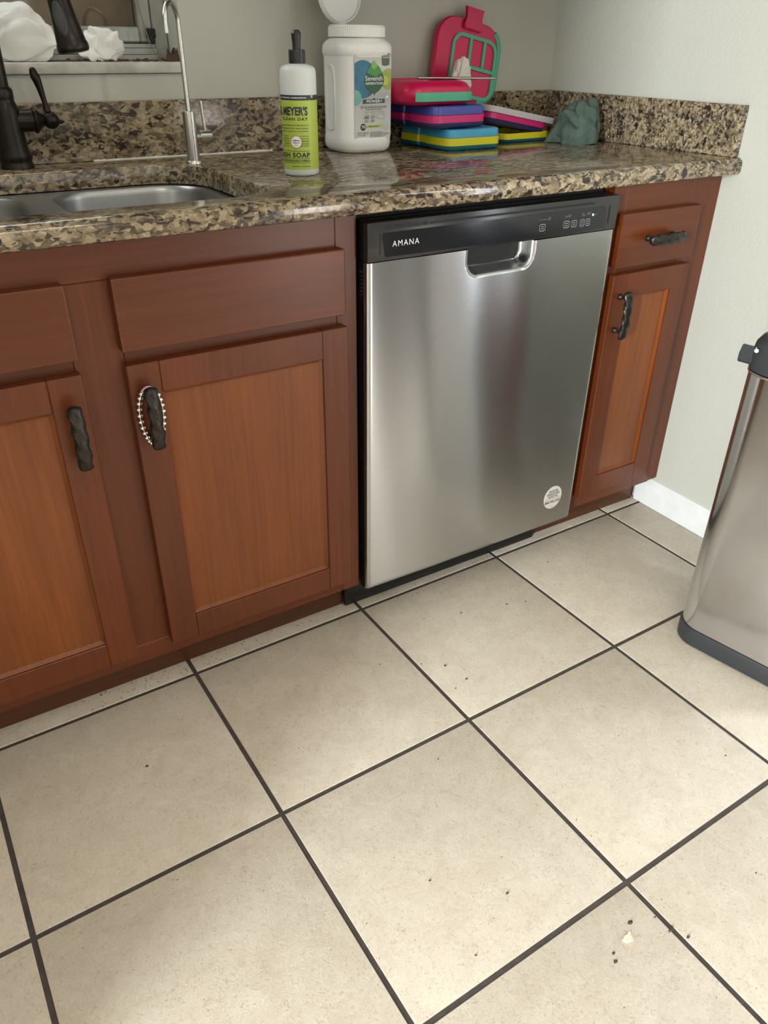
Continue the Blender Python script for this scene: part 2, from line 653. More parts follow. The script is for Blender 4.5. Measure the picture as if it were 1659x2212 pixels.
# left wall with a wide opening to the adjoining room
OY0, OY1 = -2.55, -1.02
bm = bmesh.new()
for y0, y1, z0, z1 in ((OY1, YW, -0.06, 2.44), (OY0, OY1, 2.1, 2.44), (FY0, OY0, -0.06, 2.44)):
    bm_box(bm, FX0 - 0.1, FX0, y0, y1, z0, z1)
structure('wall_left', bm, M['wall'])
bm = bmesh.new()
bm_box(bm, -4.6, FX0 - 0.001, -4.2, 0.6, -0.06, -0.001)
structure('floor_adjoining', bm, M['tile'])
bm = bmesh.new()
for y0, y1, z0, z1 in ((-4.2, -3.05, -0.06, 2.44), (-2.40, 0.6, -0.06, 2.44), (-3.05, -2.40, -0.06, 0.65), (-3.05, -2.40, 2.25, 2.44)):
    bm_box(bm, -4.7, -4.6, y0, y1, z0, z1)
bm_box(bm, -4.7, FX0 - 0.1, 0.6, 0.7, -0.06, 2.44)
bm_box(bm, -4.7, FX0 - 0.1, -4.3, -4.2, -0.06, 2.44)
structure('wall_adjoining', bm, M['wall'])
bm = bmesh.new()
bm_box(bm, -4.7, FX0 - 0.1, -4.3, 0.7, 2.44, 2.5)
structure('ceiling_adjoining', bm, M['ceiling'])
bm = bmesh.new()
for x0, x1, z0, z1 in ((FX0, -1.20, -0.06, 2.44), (0.40, XW + 0.12, -0.06, 2.44), (-1.20, 0.40, -0.06, 0.83), (-1.20, 0.40, 2.17, 2.44)):
    bm_box(bm, x0, x1, FY0 - 0.12, FY0, z0, z1)
structure('wall_front', bm, M['wall'])
bm = bmesh.new()
bm_box(bm, FX0 - 0.1, XW + 0.12, FY0 - 0.12, YW + T, 2.44, 2.5)
structure('ceiling', bm, M['ceiling'])


def window_frame(bm, plane, a0, a1, z0, z1, p0, p1, w=0.05, mids=()):
    """frame bars; plane 'x' or 'y' is the normal axis, p0..p1 its extent"""
    def bar(u0, u1, zz0, zz1):
        if plane == 'y':
            bm_box(bm, u0, u1, p0, p1, zz0, zz1, 0.003)
        else:
            bm_box(bm, p0, p1, u0, u1, zz0, zz1, 0.003)
    bar(a0, a0 + w, z0, z1)
    bar(a1 - w, a1, z0, z1)
    bar(a0 + w, a1 - w, z0, z0 + w)
    bar(a0 + w, a1 - w, z1 - w, z1)
    for c in mids:
        bar(c - w / 2, c + w / 2, z0 + w, z1 - w)


bm = bmesh.new()
bm_box(bm, XW + 0.03, XW + 0.075, -1.79, -1.01, -0.001, DZ - 0.005, 0.003)
for z0, z1 in ((0.18, 0.85), (1.0, 1.85)):
    for y0, y1 in ((-1.69, -1.44), (-1.36, -1.11)):
        bm_box(bm, XW + 0.020, XW + 0.0295, y0, y1, z0, z1, 0.006)
structure('added_door', bm, plain('dark_reflected_paint', (0.035, 0.028, 0.024), 0.5))  # unseen door, made dark to darken the dishwasher's reflection
bm = bmesh.new()
bm_box(bm, XW - 0.010, XW + 0.010, -1.165, -1.002, 0.0, DZ - 0.001, 0.003)
structure('added_trim', bm, plain('red_reflected_strip', (0.34, 0.15, 0.10), 0.5))  # unseen reddish strip added for the pink streak reflected in the dishwasher
bm = bmesh.new()
for y0, y1, z0, z1 in ((-1.0, -0.990, 0, DZ - 0.001), (-0.905, -0.896, 0, DZ - 0.001), (-0.99, -0.905, 0, 0.09), (-1.81, -1.80, 0, DZ - 0.001), (DY0 + 0.001, DY0 + 0.02, 0, DZ - 0.001), (-2.43, -1.81, 0, 0.05), (-2.43, -1.81, 0.90, DZ - 0.001)):
    bm_box(bm, XW + 0.012, XW + 0.09, y0, y1, z0, z1)
structure('trim_2', bm, M['white_trim'])
# unseen block added over the worktop to shade the back wall and corner
bm = bmesh.new()
bm_box(bm, 0.02, XW - 0.001, 0.245, YW - 0.001, 1.33, 2.439, 0.004)
structure('shade_block', bm, M['wood_z'])
bm = bmesh.new()
window_frame(bm, 'y', -1.20, 0.40, 0.83, 2.17, FY0 - 0.09, FY0 - 0.03, 0.05, (-0.40,))
structure('added_window', bm, M['white_trim'])  # unseen window added behind the camera for the ambient fill

# baseboard on the right wall: starts under the cabinet, ogee top
bm = bmesh.new()
prof = [(XW, 0.0005), (XW - 0.014, 0.0005), (XW - 0.014, 0.058), (XW - 0.011, 0.066), (XW - 0.006, 0.072), (XW - 0.004, 0.078), (XW, 0.079)]
lo = ring(bm, [(x, 0.055, z) for x, z in prof])
hi = ring(bm, [(x, DY1 + 0.002, z) for x, z in prof])
for i in range(len(prof)):
    k = (i + 1) % len(prof)
    bm.faces.new((lo[i], lo[k], hi[k], hi[i]))
bm.faces.new(lo)
bm.faces.new(list(reversed(hi)))
structure('baseboard_right', bm, M['white_trim'], 30)

# ------------------------------------------------------------------ window over the sink
bm = bmesh.new()
yw = 0.685
# fixed outer frame
bm_box(bm, WX1 - 0.030, WX1 - 0.001, yw, yw + 0.05, WZ0 + 0.022, WZ1 - 0.001, 0.002)
bm_box(bm, WX0 + 0.001, WX0 + 0.030, yw, yw + 0.05, WZ0 + 0.022, WZ1 - 0.001, 0.002)
bm_box(bm, WX0 + 0.030, WX1 - 0.030, yw, yw + 0.05, WZ1 - 0.031, WZ1 - 0.001, 0.002)
for z0, z1, yy in ((1.082, 1.092, yw - 0.016), (1.092, 1.104, yw - 0.010), (1.104, 1.112, yw - 0.004)):
    bm_box(bm, WX0 + 0.030, WX1 - 0.030, yy, yw + 0.05, z0, z1, 0.0015)
win = structure('window_1', bm, M['alu'])
bm = bmesh.new()
window_frame(bm, 'y', WX0 + 0.03, WX1 - 0.030, 1.114, 1.96, yw + 0.006, yw + 0.032, 0.028, (-0.425,))
obj('sash', bm, M['alu'], win, world=True)
bm = bmesh.new()
bm_box(bm, -1.0, -0.145, yw + 0.017, yw + 0.021, 1.14, 1.94)
obj('glass_pane', bm, M['glass'], win, world=True)
bm = bmesh.new()
bm_box(bm, -0.126, -0.108, yw - 0.008, yw + 0.004, 1.122, 1.140, 0.002)
bm_box(bm, -0.122, -0.112, yw - 0.012, yw - 0.006, 1.112, 1.126, 0.002)
obj('sash_latch', bm, M['black_matte'], win, world=True)
bm = bmesh.new()
bm_box(bm, WX0 + 0.002, WX1 - 0.002, yw + 0.06, yw + 0.066, WZ0 + 0.024, 1.48)
o = obj('brown_paper_sheet', bm, M['paper'], win, world=True)
bm = bmesh.new()
bm_box(bm, WX0 + 0.001, WX1 - 0.001, YW - 0.012, yw + 0.05, WZ0 + 0.001, WZ0 + 0.021, 0.004, 2)
structure('trim_1', bm, M['sill'], 40)

# ------------------------------------------------------------------ worktop with the sink cut-out
CY0, CYB = -0.040, 0.604
CX0, CX1 = -1.30, XW - 0.002
TH = 0.034
hole = []


def arc(cx, cy, r, a0, a1, n=10):
    return [(cx + r * math.cos(a0 + (a1 - a0) * i / n), cy + r * math.sin(a0 + (a1 - a0) * i / n)) for i in range(n + 1)]


hole += arc(-0.215, 0.112, 0.080, 1.5 * PI, 2 * PI)[:]         # front right
hole += arc(-0.245, 0.360, 0.110, 0, PI / 2)                    # back right
hole += arc(-0.800, 0.400, 0.075, PI / 2, PI)
hole += arc(-0.800, 0.112, 0.080, PI, 1.5 * PI)
bm = bmesh.new()
YT = -0.024    # where the rounded edge begins
outer = [(CX0, YT), (CX1, YT), (CX1, CYB), (CX0, CYB)]


def loop_edges(pts, zf):
    vs = [bm.verts.new((x, y, zf(y))) for x, y in pts]
    return vs, [bm.edges.new((vs[i], vs[(i + 1) % len(vs)])) for i in range(len(vs))]


def sweep_hole(d):
    cx, cy = -0.5, 0.25
    out = []
    n = len(hole)
    for i, p in enumerate(hole):
        a, b = hole[i - 1], hole[(i + 1) % n]
        tx, ty = b[0] - a[0], b[1] - a[1]
        l = math.hypot(tx, ty)
        nx, ny = ty / l, -tx / l      # outward for a counter-clockwise hole
        out.append((p[0] + nx * d, p[1] + ny * d))
    return out


vo_, eo = loop_edges(outer, ztop)
vh, eh = loop_edges(sweep_hole(0.004), ztop)
bmesh.ops.triangle_fill(bm, use_beauty=True, use_dissolve=False, edges=eo + eh)
prev = vh
for d, dz in ((0.0012, 0.0012), (0.0, 0.004), (0.0, TH)):
    cur = [bm.verts.new((x, y, ztop(y) - dz)) for x, y in sweep_hole(d)]
    for i in range(len(cur)):
        k = (i + 1) % len(cur)
        bm.faces.new((prev[i], prev[k], cur[k], cur[i]))
    prev = cur
# front edge profile and underside
pf = []
for i in range(1, 9):
    a = PI / 2 * i / 8
    pf.append((YT - 0.016 * math.sin(a), ztop(CY0) - 0.014 * (1 - math.cos(a))))
pf += [(CY0, ztop(CY0) - TH + 0.007), (CY0 + 0.002, ztop(CY0) - TH + 0.002), (CY0 + 0.006, ztop(CY0) - TH)]
pl, prr = vo_[0], vo_[1]
seg = 60
prevl = None
for y, z in pf:
    a, b = bm.verts.new((CX0, y, z)), bm.verts.new((CX1, y, z))
    bm.faces.new((pl, prr, b, a))
    pl, prr = a, b
vb, eb = loop_edges([(CX0, CY0 + 0.006), (CX1, CY0 + 0.006), (CX1, CYB), (CX0, CYB)], lambda y: ztop(y) - TH)
vk, ek = loop_edges(hole, lambda y: ztop(y) - TH)
bmesh.ops.triangle_fill(bm, use_beauty=True, use_dissolve=False, edges=eb + ek)
bmesh.ops.remove_doubles(bm, verts=bm.verts[:], dist=0.00005)
wt = obj('granite_worktop', bm, M['granite'], None, 35, world=True)
tag(wt, 'speckled tan and black granite worktop over the cabinets, with sink cut-out', 'worktop')
# caulk along the back joint
bm = bmesh.new()
rnd = random.Random(4)
path = [(-0.30 + 0.40 * i / 40, 0.5835 - 0.0006 * rnd.random(), ztop(0.584) + 0.001) for i in range(41)]
tube(bm, path, [0.0016 + 0.0012 * rnd.random() for _ in path], 6)
obj('caulk_bead', bm, M['caulk'], wt, 60, world=True, label='white caulk bead along the back joint')
bm = bmesh.new()
rg = []
for y_, k_ in ((-0.0395, 1.0), (-0.0410, 0.9)):
    rg.append([(0.7560 + 0.0085 * k_ * math.cos(2 * PI * i / 12) * (1 + 0.25 * math.sin(3 * i)), y_, 0.8920 + 0.0105 * k_ * math.sin(2 * PI * i / 12) * (1 + 0.2 * math.cos(2 * i))) for i in range(12)])
loft(bm, rg)
obj('edge_blemish', bm, plain('dark_mineral', (0.03, 0.025, 0.027), 0.3), wt, 40, world=True, label='dark mineral patch on the front edge')
# upstands
bm = bmesh.new()
bm_box(bm, CX0, XW - 0.003, 0.585, 0.6045, ztop(0.585) + 0.0003, 1.0128, 0.0015)
tag(obj('backsplash', bm, M['granite'], None, None, world=True), 'low granite upstand along the back wall behind the jug', 'backsplash')
bm = bmesh.new()
y0, y1 = -0.026, 0.5845
vs = []
for x in (XW - 0.022, XW - 0.002):
    for y, z in ((y0, ztop(y0)), (y1, ztop(y1)), (y1, 1.0126), (y0, 1.0126)):
        vs.append(bm.verts.new((x, y, z + 0.0003)))
for q in ((0, 1, 2, 3), (7, 6, 5, 4), (0, 4, 5, 1), (1, 5, 6, 2), (2, 6, 7, 3), (3, 7, 4, 0)):
    bm.faces.new([vs[i] for i in q])
bmesh.ops.bevel(bm, geom=bm.edges[:], offset=0.0015, segments=1, affect='EDGES')
tag(obj('backsplash', bm, M['granite'], None, None, world=True), 'low granite upstand along the white right wall', 'backsplash')

# ------------------------------------------------------------------ sink
sk = thing('sink', 'stainless double-bowl undermount sink set in the granite worktop', 'sink', (-0.5, 0.25, 0.67))
zf = 0.8705
bm = bmesh.new()
bowls = [(-0.290, 0.245, 0.284, 0.40, 0.075), (-0.665, 0.245, 0.372, 0.42, 0.075)]
vo2, eo2 = loop_edges([(-0.90, -0.005), (-0.105, -0.005), (-0.105, 0.505), (-0.90, 0.505)], lambda y: zf)
alle = eo2
bl = []
for cx, cy, w, d, r in bowls:
    v, e = loop_edges([(p[0], p[1]) for p in rrect(w, d, r, 0, cx, cy, 8)], lambda y: zf)
    alle = alle + e
    bl.append(v)
bmesh.ops.triangle_fill(bm, use_beauty=True, use_dissolve=False, edges=alle)
obj('rim', bm, M['sink_steel'], sk, world=True)
for cx, cy, w, d, r in bowls:
    bm = bmesh.new()
    rings = []
    for dz, ins in ((0, 0), (0.004, 0.003), (0.012, 0.005), (0.16, 0.012), (0.178, 0.018), (0.190, 0.032), (0.195, 0.06)):
        rings.append(rrect(w - 2 * ins, d - 2 * ins, max(0.03, r - ins * 0.4), zf - dz, cx, cy, 8))
    loft(bm, rings, False, True)
    bw = obj('bowl', bm, M['sink_steel'], sk, 50, world=True)
    bm = bmesh.new()
    lathe(bm, [(0.056, zf - 0.1948), (0.054, zf - 0.1925), (0.044, zf - 0.1925), (0.04, zf - 0.1945), (0.0, zf - 0.1945)], 24, cx, cy, True, False)
    obj('drain', bm, M['steel'], bw, 40, world=True)

# ------------------------------------------------------------------ base cabinets
def plate(x0, x1, z0, z1, y0=-0.020, y1=0.0, bev=0.0025):
    bm = bmesh.new()
    bm_box(bm, x0, x1, y0, y1 - 0.0003, z0, z1, bev, 2)
    return bm


def shaker(parent, x0, x1, z0, z1, rail=0.052):
    """frame-and-panel door: the part is the frame, the recessed panel its child"""
    bm = bmesh.new()
    for a in ((x0, x0 + rail, z0, z1), (x1 - rail, x1, z0, z1), (x0 + rail, x1 - rail, z0, z0 + rail), (x0 + rail, x1 - rail, z1 - rail, z1)):
        bm_box(bm, a[0], a[1], -0.020, -0.0003, a[2], a[3], 0.0012)
    d = obj('door', bm, M['wood_z'], parent, world=True)
    bm = bmesh.new()
    # bevelled sticking around the panel, then the flat
    xi0, xi1, zi0, zi1 = x0 + rail - 0.002, x1 - rail + 0.002, z0 + rail - 0.002, z1 - rail + 0.002
    s = 0.009
    ya, yb = -0.0165, -0.0105
    A = ring(bm, [(xi0, ya, zi0), (xi1, ya, zi0), (xi1, ya, zi1), (xi0, ya, zi1)])
    B = ring(bm, [(xi0 + s, yb, zi0 + s), (xi1 - s, yb, zi0 + s), (xi1 - s, yb, zi1 - s), (xi0 + s, yb, zi1 - s)])
    C = ring(bm, [(xi0 + s, yb + 0.006, zi0 + s), (xi1 - s, yb + 0.006, zi0 + s), (xi1 - s, yb + 0.006, zi1 - s), (xi0 + s, yb + 0.006, zi1 - s)])
    for i in range(4):
        k = (i + 1) % 4
        bm.faces.new((A[i], A[k], B[k], B[i]))
    bm.faces.new(B)
    bm.faces.new(list(reversed(C)))
    obj('door_panel', bm, M['wood_panel'], d, world=True)
    return d


def pull(parent, c, axis):
    """twisted bar pull of about 106 mm on two ball-footed posts; c is its middle on the door face"""
    bm = bmesh.new()
    n, L = 40, 0.055
    rings = []
    for i in range(n + 1):
        t = -1 + 2 * i / n
        a = abs(t)
        endr = 1.0 if a < 0.86 else math.sqrt(max(0.0, 1 - ((a - 0.86) / 0.142) ** 2))
        tw = t * 3.2
        y = -0.024 - 0.0065 * (1 - t * t)
        pts = []
        for k in range(16):
            th = 2 * PI * k / 16
            lobes = 1 + 0.10 * math.cos(3 * (th + tw * 1.3)) + 0.03 * math.sin(9 * t + 2 * th)
            u, v = 0.0110 * math.cos(th) * lobes * max(endr, 0.06), 0.0072 * math.sin(th) * lobes * max(endr, 0.06)
            if axis == 'z':
                pts.append((c[0] + u, c[1] + y + v, c[2] + t * L))
            else:
                pts.append((c[0] + t * L, c[1] + y + v, c[2] + u))
        rings.append(pts)
    loft(bm, rings)
    for s in (-0.038, 0.038):
        b = V(c[0] + (s if axis == 'x' else 0), c[1], c[2] + (s if axis == 'z' else 0))
        prof = [(0.0, 0.0068), (0.003, 0.0072), (0.006, 0.0064), (0.008, 0.0045), (0.012, 0.0036), (0.022, 0.0040), (0.026, 0.0045)]
        loft(bm, [[(b.x + r * math.cos(2 * PI * k / 12), b.y - d, b.z + r * math.sin(2 * PI * k / 12)) for k in range(12)] for d, r in prof])
    return obj('pull_handle', bm, M['pull'], parent, 50, world=True, label='dark bronze twisted bar pull')


def frame_member(parent, x0, x1, z0, z1, up, name='face_frame'):
    bm = bmesh.new()
    bm_box(bm, x0, x1, 0.0, 0.019, z0, z1, 0.0012)
    return obj(name, bm, M['wood_z' if up else 'wood_x'], parent, world=True)


ZC = 0.8762      # face frame top
ZB = 0.8705      # carcass top
# sink base: two doors, two drawer fronts
sb = thing('base_cabinet', 'wide cherry sink base cabinet with two doors, left of the dishwasher', 'cabinet', (-0.475, 0.28, 0.0))
SX0, SX1 = -0.940, -0.0165
frame_member(sb, SX0, SX0 + 0.042, 0.0895, ZC, True, 'stile')
frame_member(sb, SX1 - 0.042, SX1, 0.0895, ZC, True, 'stile')
frame_member(sb, -0.515, -0.438, 0.131, 0.817, True, 'stile')
frame_member(sb, SX0 + 0.042, SX1 - 0.042, 0.817, ZC, False, 'rail')
frame_member(sb, SX0 + 0.042, SX1 - 0.042, 0.0895, 0.131, False, 'rail')
for a, b in ((SX0 + 0.042, -0.515), (-0.438, SX1 - 0.042)):
    frame_member(sb, a, b, 0.680, 0.716, False, 'rail')
bm = bmesh.new()
for a in ((SX0, SX0 + 0.016, 0.0195, 0.58, 0.0895, ZB), (SX1 - 0.016, SX1, 0.0195, 0.58, 0.0895, ZB), (SX0 + 0.016, SX1 - 0.016, 0.0195, 0.58, 0.0895, 0.105),
          (SX0 + 0.016, SX1 - 0.016, 0.57, 0.58, 0.105, 0.64)):
    bm_box(bm, *a)
obj('carcass', bm, M['wood_x'], sb, world=True)
bm = bmesh.new()
bm_box(bm, SX0, -0.028, 0.061, 0.075, 0.0004, 0.089)
obj('toe_kick', bm, M['wood_kick'], sb, world=True)
dl = shaker(sb, -0.906, -0.5095, 0.1235, 0.687)
dr = shaker(sb, -0.4432, -0.0464, 0.1235, 0.687)
obj('drawer_front', plate(-0.904, -0.5097, 0.7083, 0.822), M['wood_x'], sb, world=True)
obj('drawer_front', plate(-0.4439, -0.0499, 0.7083, 0.822), M['wood_x'], sb, world=True)
pull(dl, (-0.5345, -0.020, 0.5955), 'z')
pull(dr, (-0.4170, -0.020, 0.6020), 'z')

# narrow cabinet by the right wall
rb = thing('base_cabinet', 'narrow cherry cabinet with one drawer and one door by the white wall', 'cabinet', (0.775, 0.28, 0.0))
RX0, RX1 = 0.602, 0.943
frame_member(rb, RX0, 0.640, 0.0895, ZC, True, 'stile')
frame_member(rb, 0.842, 0.906, 0.0895, ZC, True, 'stile')
frame_member(rb, 0.640, 0.842, 0.812, ZC, False, 'rail')
frame_member(rb, 0.640, 0.842, 0.0895, 0.134, False, 'rail')
frame_member(rb, 0.640, 0.842, 0.683, 0.713, False, 'rail')
bm = bmesh.new()
bm_box(bm, 0.9065, RX1, 0.003, 0.019, 0.0895, ZC, 0.001)
obj('filler_strip', bm, M['wood_z'], rb, world=True)
bm = bmesh.new()
for a in ((RX0, RX0 + 0.016, 0.0195, 0.58, 0.0895, ZB), (0.89, 0.906, 0.0195, 0.58, 0.0895, ZB), (RX0 + 0.016, 0.89, 0.0195, 0.58, 0.0895, 0.105),
          (RX0 + 0.016, 0.89, 0.57, 0.58, 0.105, ZB)):
    bm_box(bm, *a)
obj('carcass', bm, M['wood_x'], rb, world=True)
bm = bmesh.new()
bm_box(bm, 0.545, 0.927, 0.061, 0.075, 0.0004, 0.089)
obj('toe_kick', bm, M['wood_kick'], rb, world=True)
d3 = shaker(rb, 0.6183, 0.8640, 0.130, 0.6906)
obj_dr = obj('drawer_front', plate(0.6183, 0.8640, 0.7063, 0.8183), M['wood_x'], rb, world=True)
pull(d3, (0.6445, -0.020, 0.6050), 'z')
pull(obj_dr, (0.7400, -0.020, 0.7625), 'x')

# ------------------------------------------------------------------ dishwasher
dw = thing('dishwasher', 'stainless steel front dishwasher with black control panel between the cabinets', 'dishwasher', (0.29, 0.28, 0.0))
DX0, DX1, DZ0, DZ1, DYF = -0.0095, 0.5915, 0.0865, 0.7925, -0.0235
bm = bmesh.new()
bm_box(bm, DX0 + 0.004, DX1 - 0.001, 0.022, 0.58, 0.0895, 0.868)
obj('tub', bm, M['black_matte'], dw, world=True)


def dent(x, z):
    """pressed pocket handle under the panel: depth 0..1"""
    cx, hw = 0.2905, 0.079
    u = abs(x - cx) / hw
    zb = 0.7435
    v = (z - zb) / (DZ1 - zb)
    if u > 1.2 or v < -0.2:
        return 0.0
    # rounded-rectangle distance, open at the top
    r = 0.55
    dx = max(0.0, u - (1 - r * 0.62)) / (r * 0.62)
    dzz = max(0.0, (r - v)) / r
    d = math.hypot(dx, dzz)
    t = max(0.0, min(1.0, (1.12 - d) / 0.55))
    return t * t * (3 - 2 * t)


NX, NZ = 150, 170
bm = bmesh.new()
uvl = bm.loops.layers.uv.new('UVMap')
grid = []
for k in range(NZ + 1):
    # denser rows near the pocket
    tz = k / NZ
    z = DZ0 + (DZ1 - DZ0) * (1 - (1 - tz) ** 1.25)
    row = []
    for i in range(NX + 1):
        tx = i / NX
        x = DX0 + (DX1 - DX0) * tx
        e = min(tx, 1 - tx) * (DX1 - DX0)
        y = DYF
        y += 0.004 * max(0.0, 1 - e / 0.006) ** 2                       # rolled side edges
        y += 0.004 * max(0.0, 1 - (z - DZ0) / 0.006) ** 2               # rolled bottom
        y -= 0.0016 * (1 - (2 * tx - 1) ** 2)                           # crown
        y += 0.00035 * math.sin(x * 31 + 0.8 * math.sin(z * 7)) + 0.00022 * math.sin(x * 53 + z * 5 + 1.3)
        y += 0.032 * dent(x, z)
        row.append(bm.verts.new((x, y, z)))
    grid.append(row)
for k in range(NZ):
    for i in range(NX):
        f = bm.faces.new((grid[k][i], grid[k][i + 1], grid[k + 1][i + 1], grid[k + 1][i]))
        for lp in f.loops:
            lp[uvl].uv = (lp.vert.co.x, lp.vert.co.z)
# thickness: side and bottom returns
bot = [bm.verts.new((v.co.x, 0.008, v.co.z)) for v in grid[0]]
for i in range(NX):
    bm.faces.new((grid[0][i + 1], grid[0][i], bot[i], bot[i + 1]))
for side in (0, NX):
    col_ = [bm.verts.new((grid[k][side].co.x, -0.012, grid[k][side].co.z)) for k in range(NZ + 1)]
    for k in range(NZ):
        bm.faces.new((grid[k][side], grid[k + 1][side], col_[k + 1], col_[k]))
dd = obj('door', bm, M['door_steel'], dw, 60, world=True)
bm = bmesh.new()
bm_box(bm, DX0 + 0.0025, DX1 - 0.0025, 0.006, 0.0205, DZ0 + 0.001, 0.8605)
bm_box(bm, DX0 + 0.0015, DX0 + 0.012, -0.0115, 0.006, DZ0 + 0.002, DZ1)
bm_box(bm, DX1 - 0.012, DX1 - 0.0015, -0.0115, 0.006, DZ0 + 0.002, DZ1)
obj('inner_door', bm, M['black_plastic'], dd, world=True)
# vent ribs on the left edge of the inner door
for k in range(7):
    bm = bmesh.new()
    z = 0.733 + k * 0.0068
    bm_box(bm, DX0 - 0.0008, DX0 + 0.0014, -0.006, 0.002, z, z + 0.0028)
    obj('vent_rib', bm, M['can_black'], dd, world=True)
# control panel
PT = 0.8602
PY = -0.0255
bm = bmesh.new()
bm_box(bm, DX0, DX1 - 0.001, PY, 0.0055, DZ1 + 0.0012, PT, 0.0022, 2)
cp = obj('control_panel', bm, M['panel_black'], dw, 35, world=True)
bm = bmesh.new()
pts = [(0.0235, 0.8415), (0.0205, 0.838), (0.0255, 0.8035), (0.028, 0.8005), (0.556, 0.7985), (0.5595, 0.8015), (0.5545, 0.8385), (0.551, 0.8415)]
prism(bm, pts, 'y', PY - 0.0012, PY + 0.001)
obj('panel_inset', bm, M['black_gloss'], cp, world=True)
bm = bmesh.new()
bm_box(bm, 0.5655, 0.5678, PY - 0.0010, PY + 0.001, 0.8060, 0.8420, 0.0004)
obj('panel_groove', bm, M['black_matte'], cp, world=True)
bm = bmesh.new()
bm_box(bm, 0.0150, 0.0170, PY - 0.0010, PY + 0.001, 0.8060, 0.8420, 0.0004)
obj('panel_groove', bm, M['black_matte'], cp, world=True)
for k in range(5):
    bm = bmesh.new()
    x = 0.0265 + k * 0.0182
    bm_box(bm, x, x + 0.0158, PY - 0.0006, PY + 0.002, 0.8470, 0.8530, 0.0004)
    obj('vent_slot', bm, M['black_matte'], cp, world=True)
bm = bmesh.new()
bm_box(bm, 0.118, 0.52, PY - 0.0004, PY + 0.002, 0.8475, 0.8515, 0.0003)
obj('pull_ledge', bm, M['black_matte'], cp, world=True)
bm = bmesh.new()
add_mesh(bm, text_mesh('AMANA', 0.0560, 0.0098, bold=0.0, spacing=1.25), lambda c: V(0.0403 + c.x, PY - 0.0016, 0.8170 + c.z))
obj('brand_lettering', bm, M['print_white'], cp, world=True)


def icon(bm, cx, cz, w=0.0145, h=0.0135):
    """outlined key symbol with two text lines in it"""
    t = 0.0009
    yy = PY - 0.0015
    o_ = [(cx - w / 2, cz - h * 0.35), (cx - w * 0.3, cz - h / 2), (cx + w * 0.3, cz - h / 2), (cx + w / 2, cz - h * 0.35),
          (cx + w / 2, cz + h * 0.35), (cx + w * 0.3, cz + h / 2), (cx - w * 0.3, cz + h / 2), (cx - w / 2, cz + h * 0.35)]
    i_ = [(cx + (x - cx) * (1 - 2 * t / w), cz + (z - cz) * (1 - 2.6 * t / h)) for x, z in o_]
    A = ring(bm, [(x, yy, z) for x, z in o_])
    B = ring(bm, [(x, yy, z) for x, z in i_])
    for i in range(8):
        bm.faces.new((A[i], A[(i + 1) % 8], B[(i + 1) % 8], B[i]))
    for dz in (0.0018, -0.0022):
        q = ring(bm, [(cx - w * 0.25, yy, cz + dz - 0.0006), (cx + w * 0.25, yy, cz + dz - 0.0006), (cx + w * 0.25, yy, cz + dz + 0.0006), (cx - w * 0.25, yy, cz + dz + 0.0006)])
        bm.faces.new(q)


bm = bmesh.new()
bm.free()
for cx, cz, w in ((0.3855, 0.8155, 0.0155), (0.4485, 0.8155, 0.0155), (0.4690, 0.8150, 0.0145), (0.4915, 0.8145, 0.0125), (0.5070, 0.8145, 0.0115)):
    bm = bmesh.new()
    icon(bm, cx, cz, w)
    obj('key_symbol', bm, M['print_grey'], cp, world=True)
for s, x, z, w in (('Heavy', 0.3745, 0.8295, 0.0085), ('Normal', 0.3855, 0.8298, 0.009), ('1 Hour\nWash', 0.3975, 0.8285, 0.009), ('Hi\nTemp', 0.443, 0.8285, 0.0065), ('Heat\nDry', 0.4515, 0.8287, 0.0075),
                   ('Start\nResume', 0.4885, 0.8285, 0.009), ('Cancel\nDrain', 0.5030, 0.8287, 0.009), ('Clean', 0.5228, 0.8272, 0.0065)):
    bm = bmesh.new()
    add_mesh(bm, text_mesh(s, w, 0.0050 if '\n' in s else 0.0018), lambda c, x=x, z=z: V(x + c.x, PY - 0.0016, z + c.z))
    obj('key_caption', bm, M['print_grey'], cp, world=True)
bm = bmesh.new()
uvsphere(bm, (0.5190, PY - 0.0012, 0.8277), 0.0023, 1, 0.5, 1)
obj('indicator_light', bm, M['led'], cp, 180, world=True, label='glowing blue indicator light')
# registration sticker
bm = bmesh.new()
SCX, SCZ = 0.5215, 0.1660
yS = DYF - 0.0016
loft(bm, [[(SCX + 0.0285 * math.cos(2 * PI * k / 40), y, SCZ + 0.0315 * math.sin(2 * PI * k / 40)) for k in range(40)] for y in (yS + 0.0012, yS)])
st = obj('round_sticker', bm, M['sticker'], dd, world=True, label='round cream registration sticker')
bm = bmesh.new()
yT = yS - 0.0003
for s, w, h, z in (('REGISTER', 0.029, 0.0060, 0.0150), ('ENREGISTRER', 0.041, 0.0060, 0.0072), ('REGISTRE', 0.030, 0.0060, -0.0006), ('888-900-3381', 0.049, 0.0070, -0.0155), ('Amana', 0.010, 0.0020, -0.0265)):
    add_mesh(bm, text_mesh(s, w, h, bold=0.015, align='C'), lambda c, z=z: V(SCX + c.x, yT, SCZ + z + c.z))
q = ring(bm, [(SCX - 0.0275, yT, SCZ - 0.0052), (SCX + 0.0275, yT, SCZ - 0.0052), (SCX + 0.0275, yT, SCZ - 0.0046), (SCX - 0.0275, yT, SCZ - 0.0046)])
bm.faces.new(q)
# lettering is laid on the sticker, which belongs to the door
obj('sticker_lettering', bm, M['ink'], dd, world=True)
# black toe panel and the side bracket reaching under the sink cabinet
bm = bmesh.new()
bm_box(bm, -0.0265, 0.541, 0.047, 0.060, 0.0006, 0.0855, 0.002)
obj('toe_panel', bm, M['black_plastic'], dw, world=True)

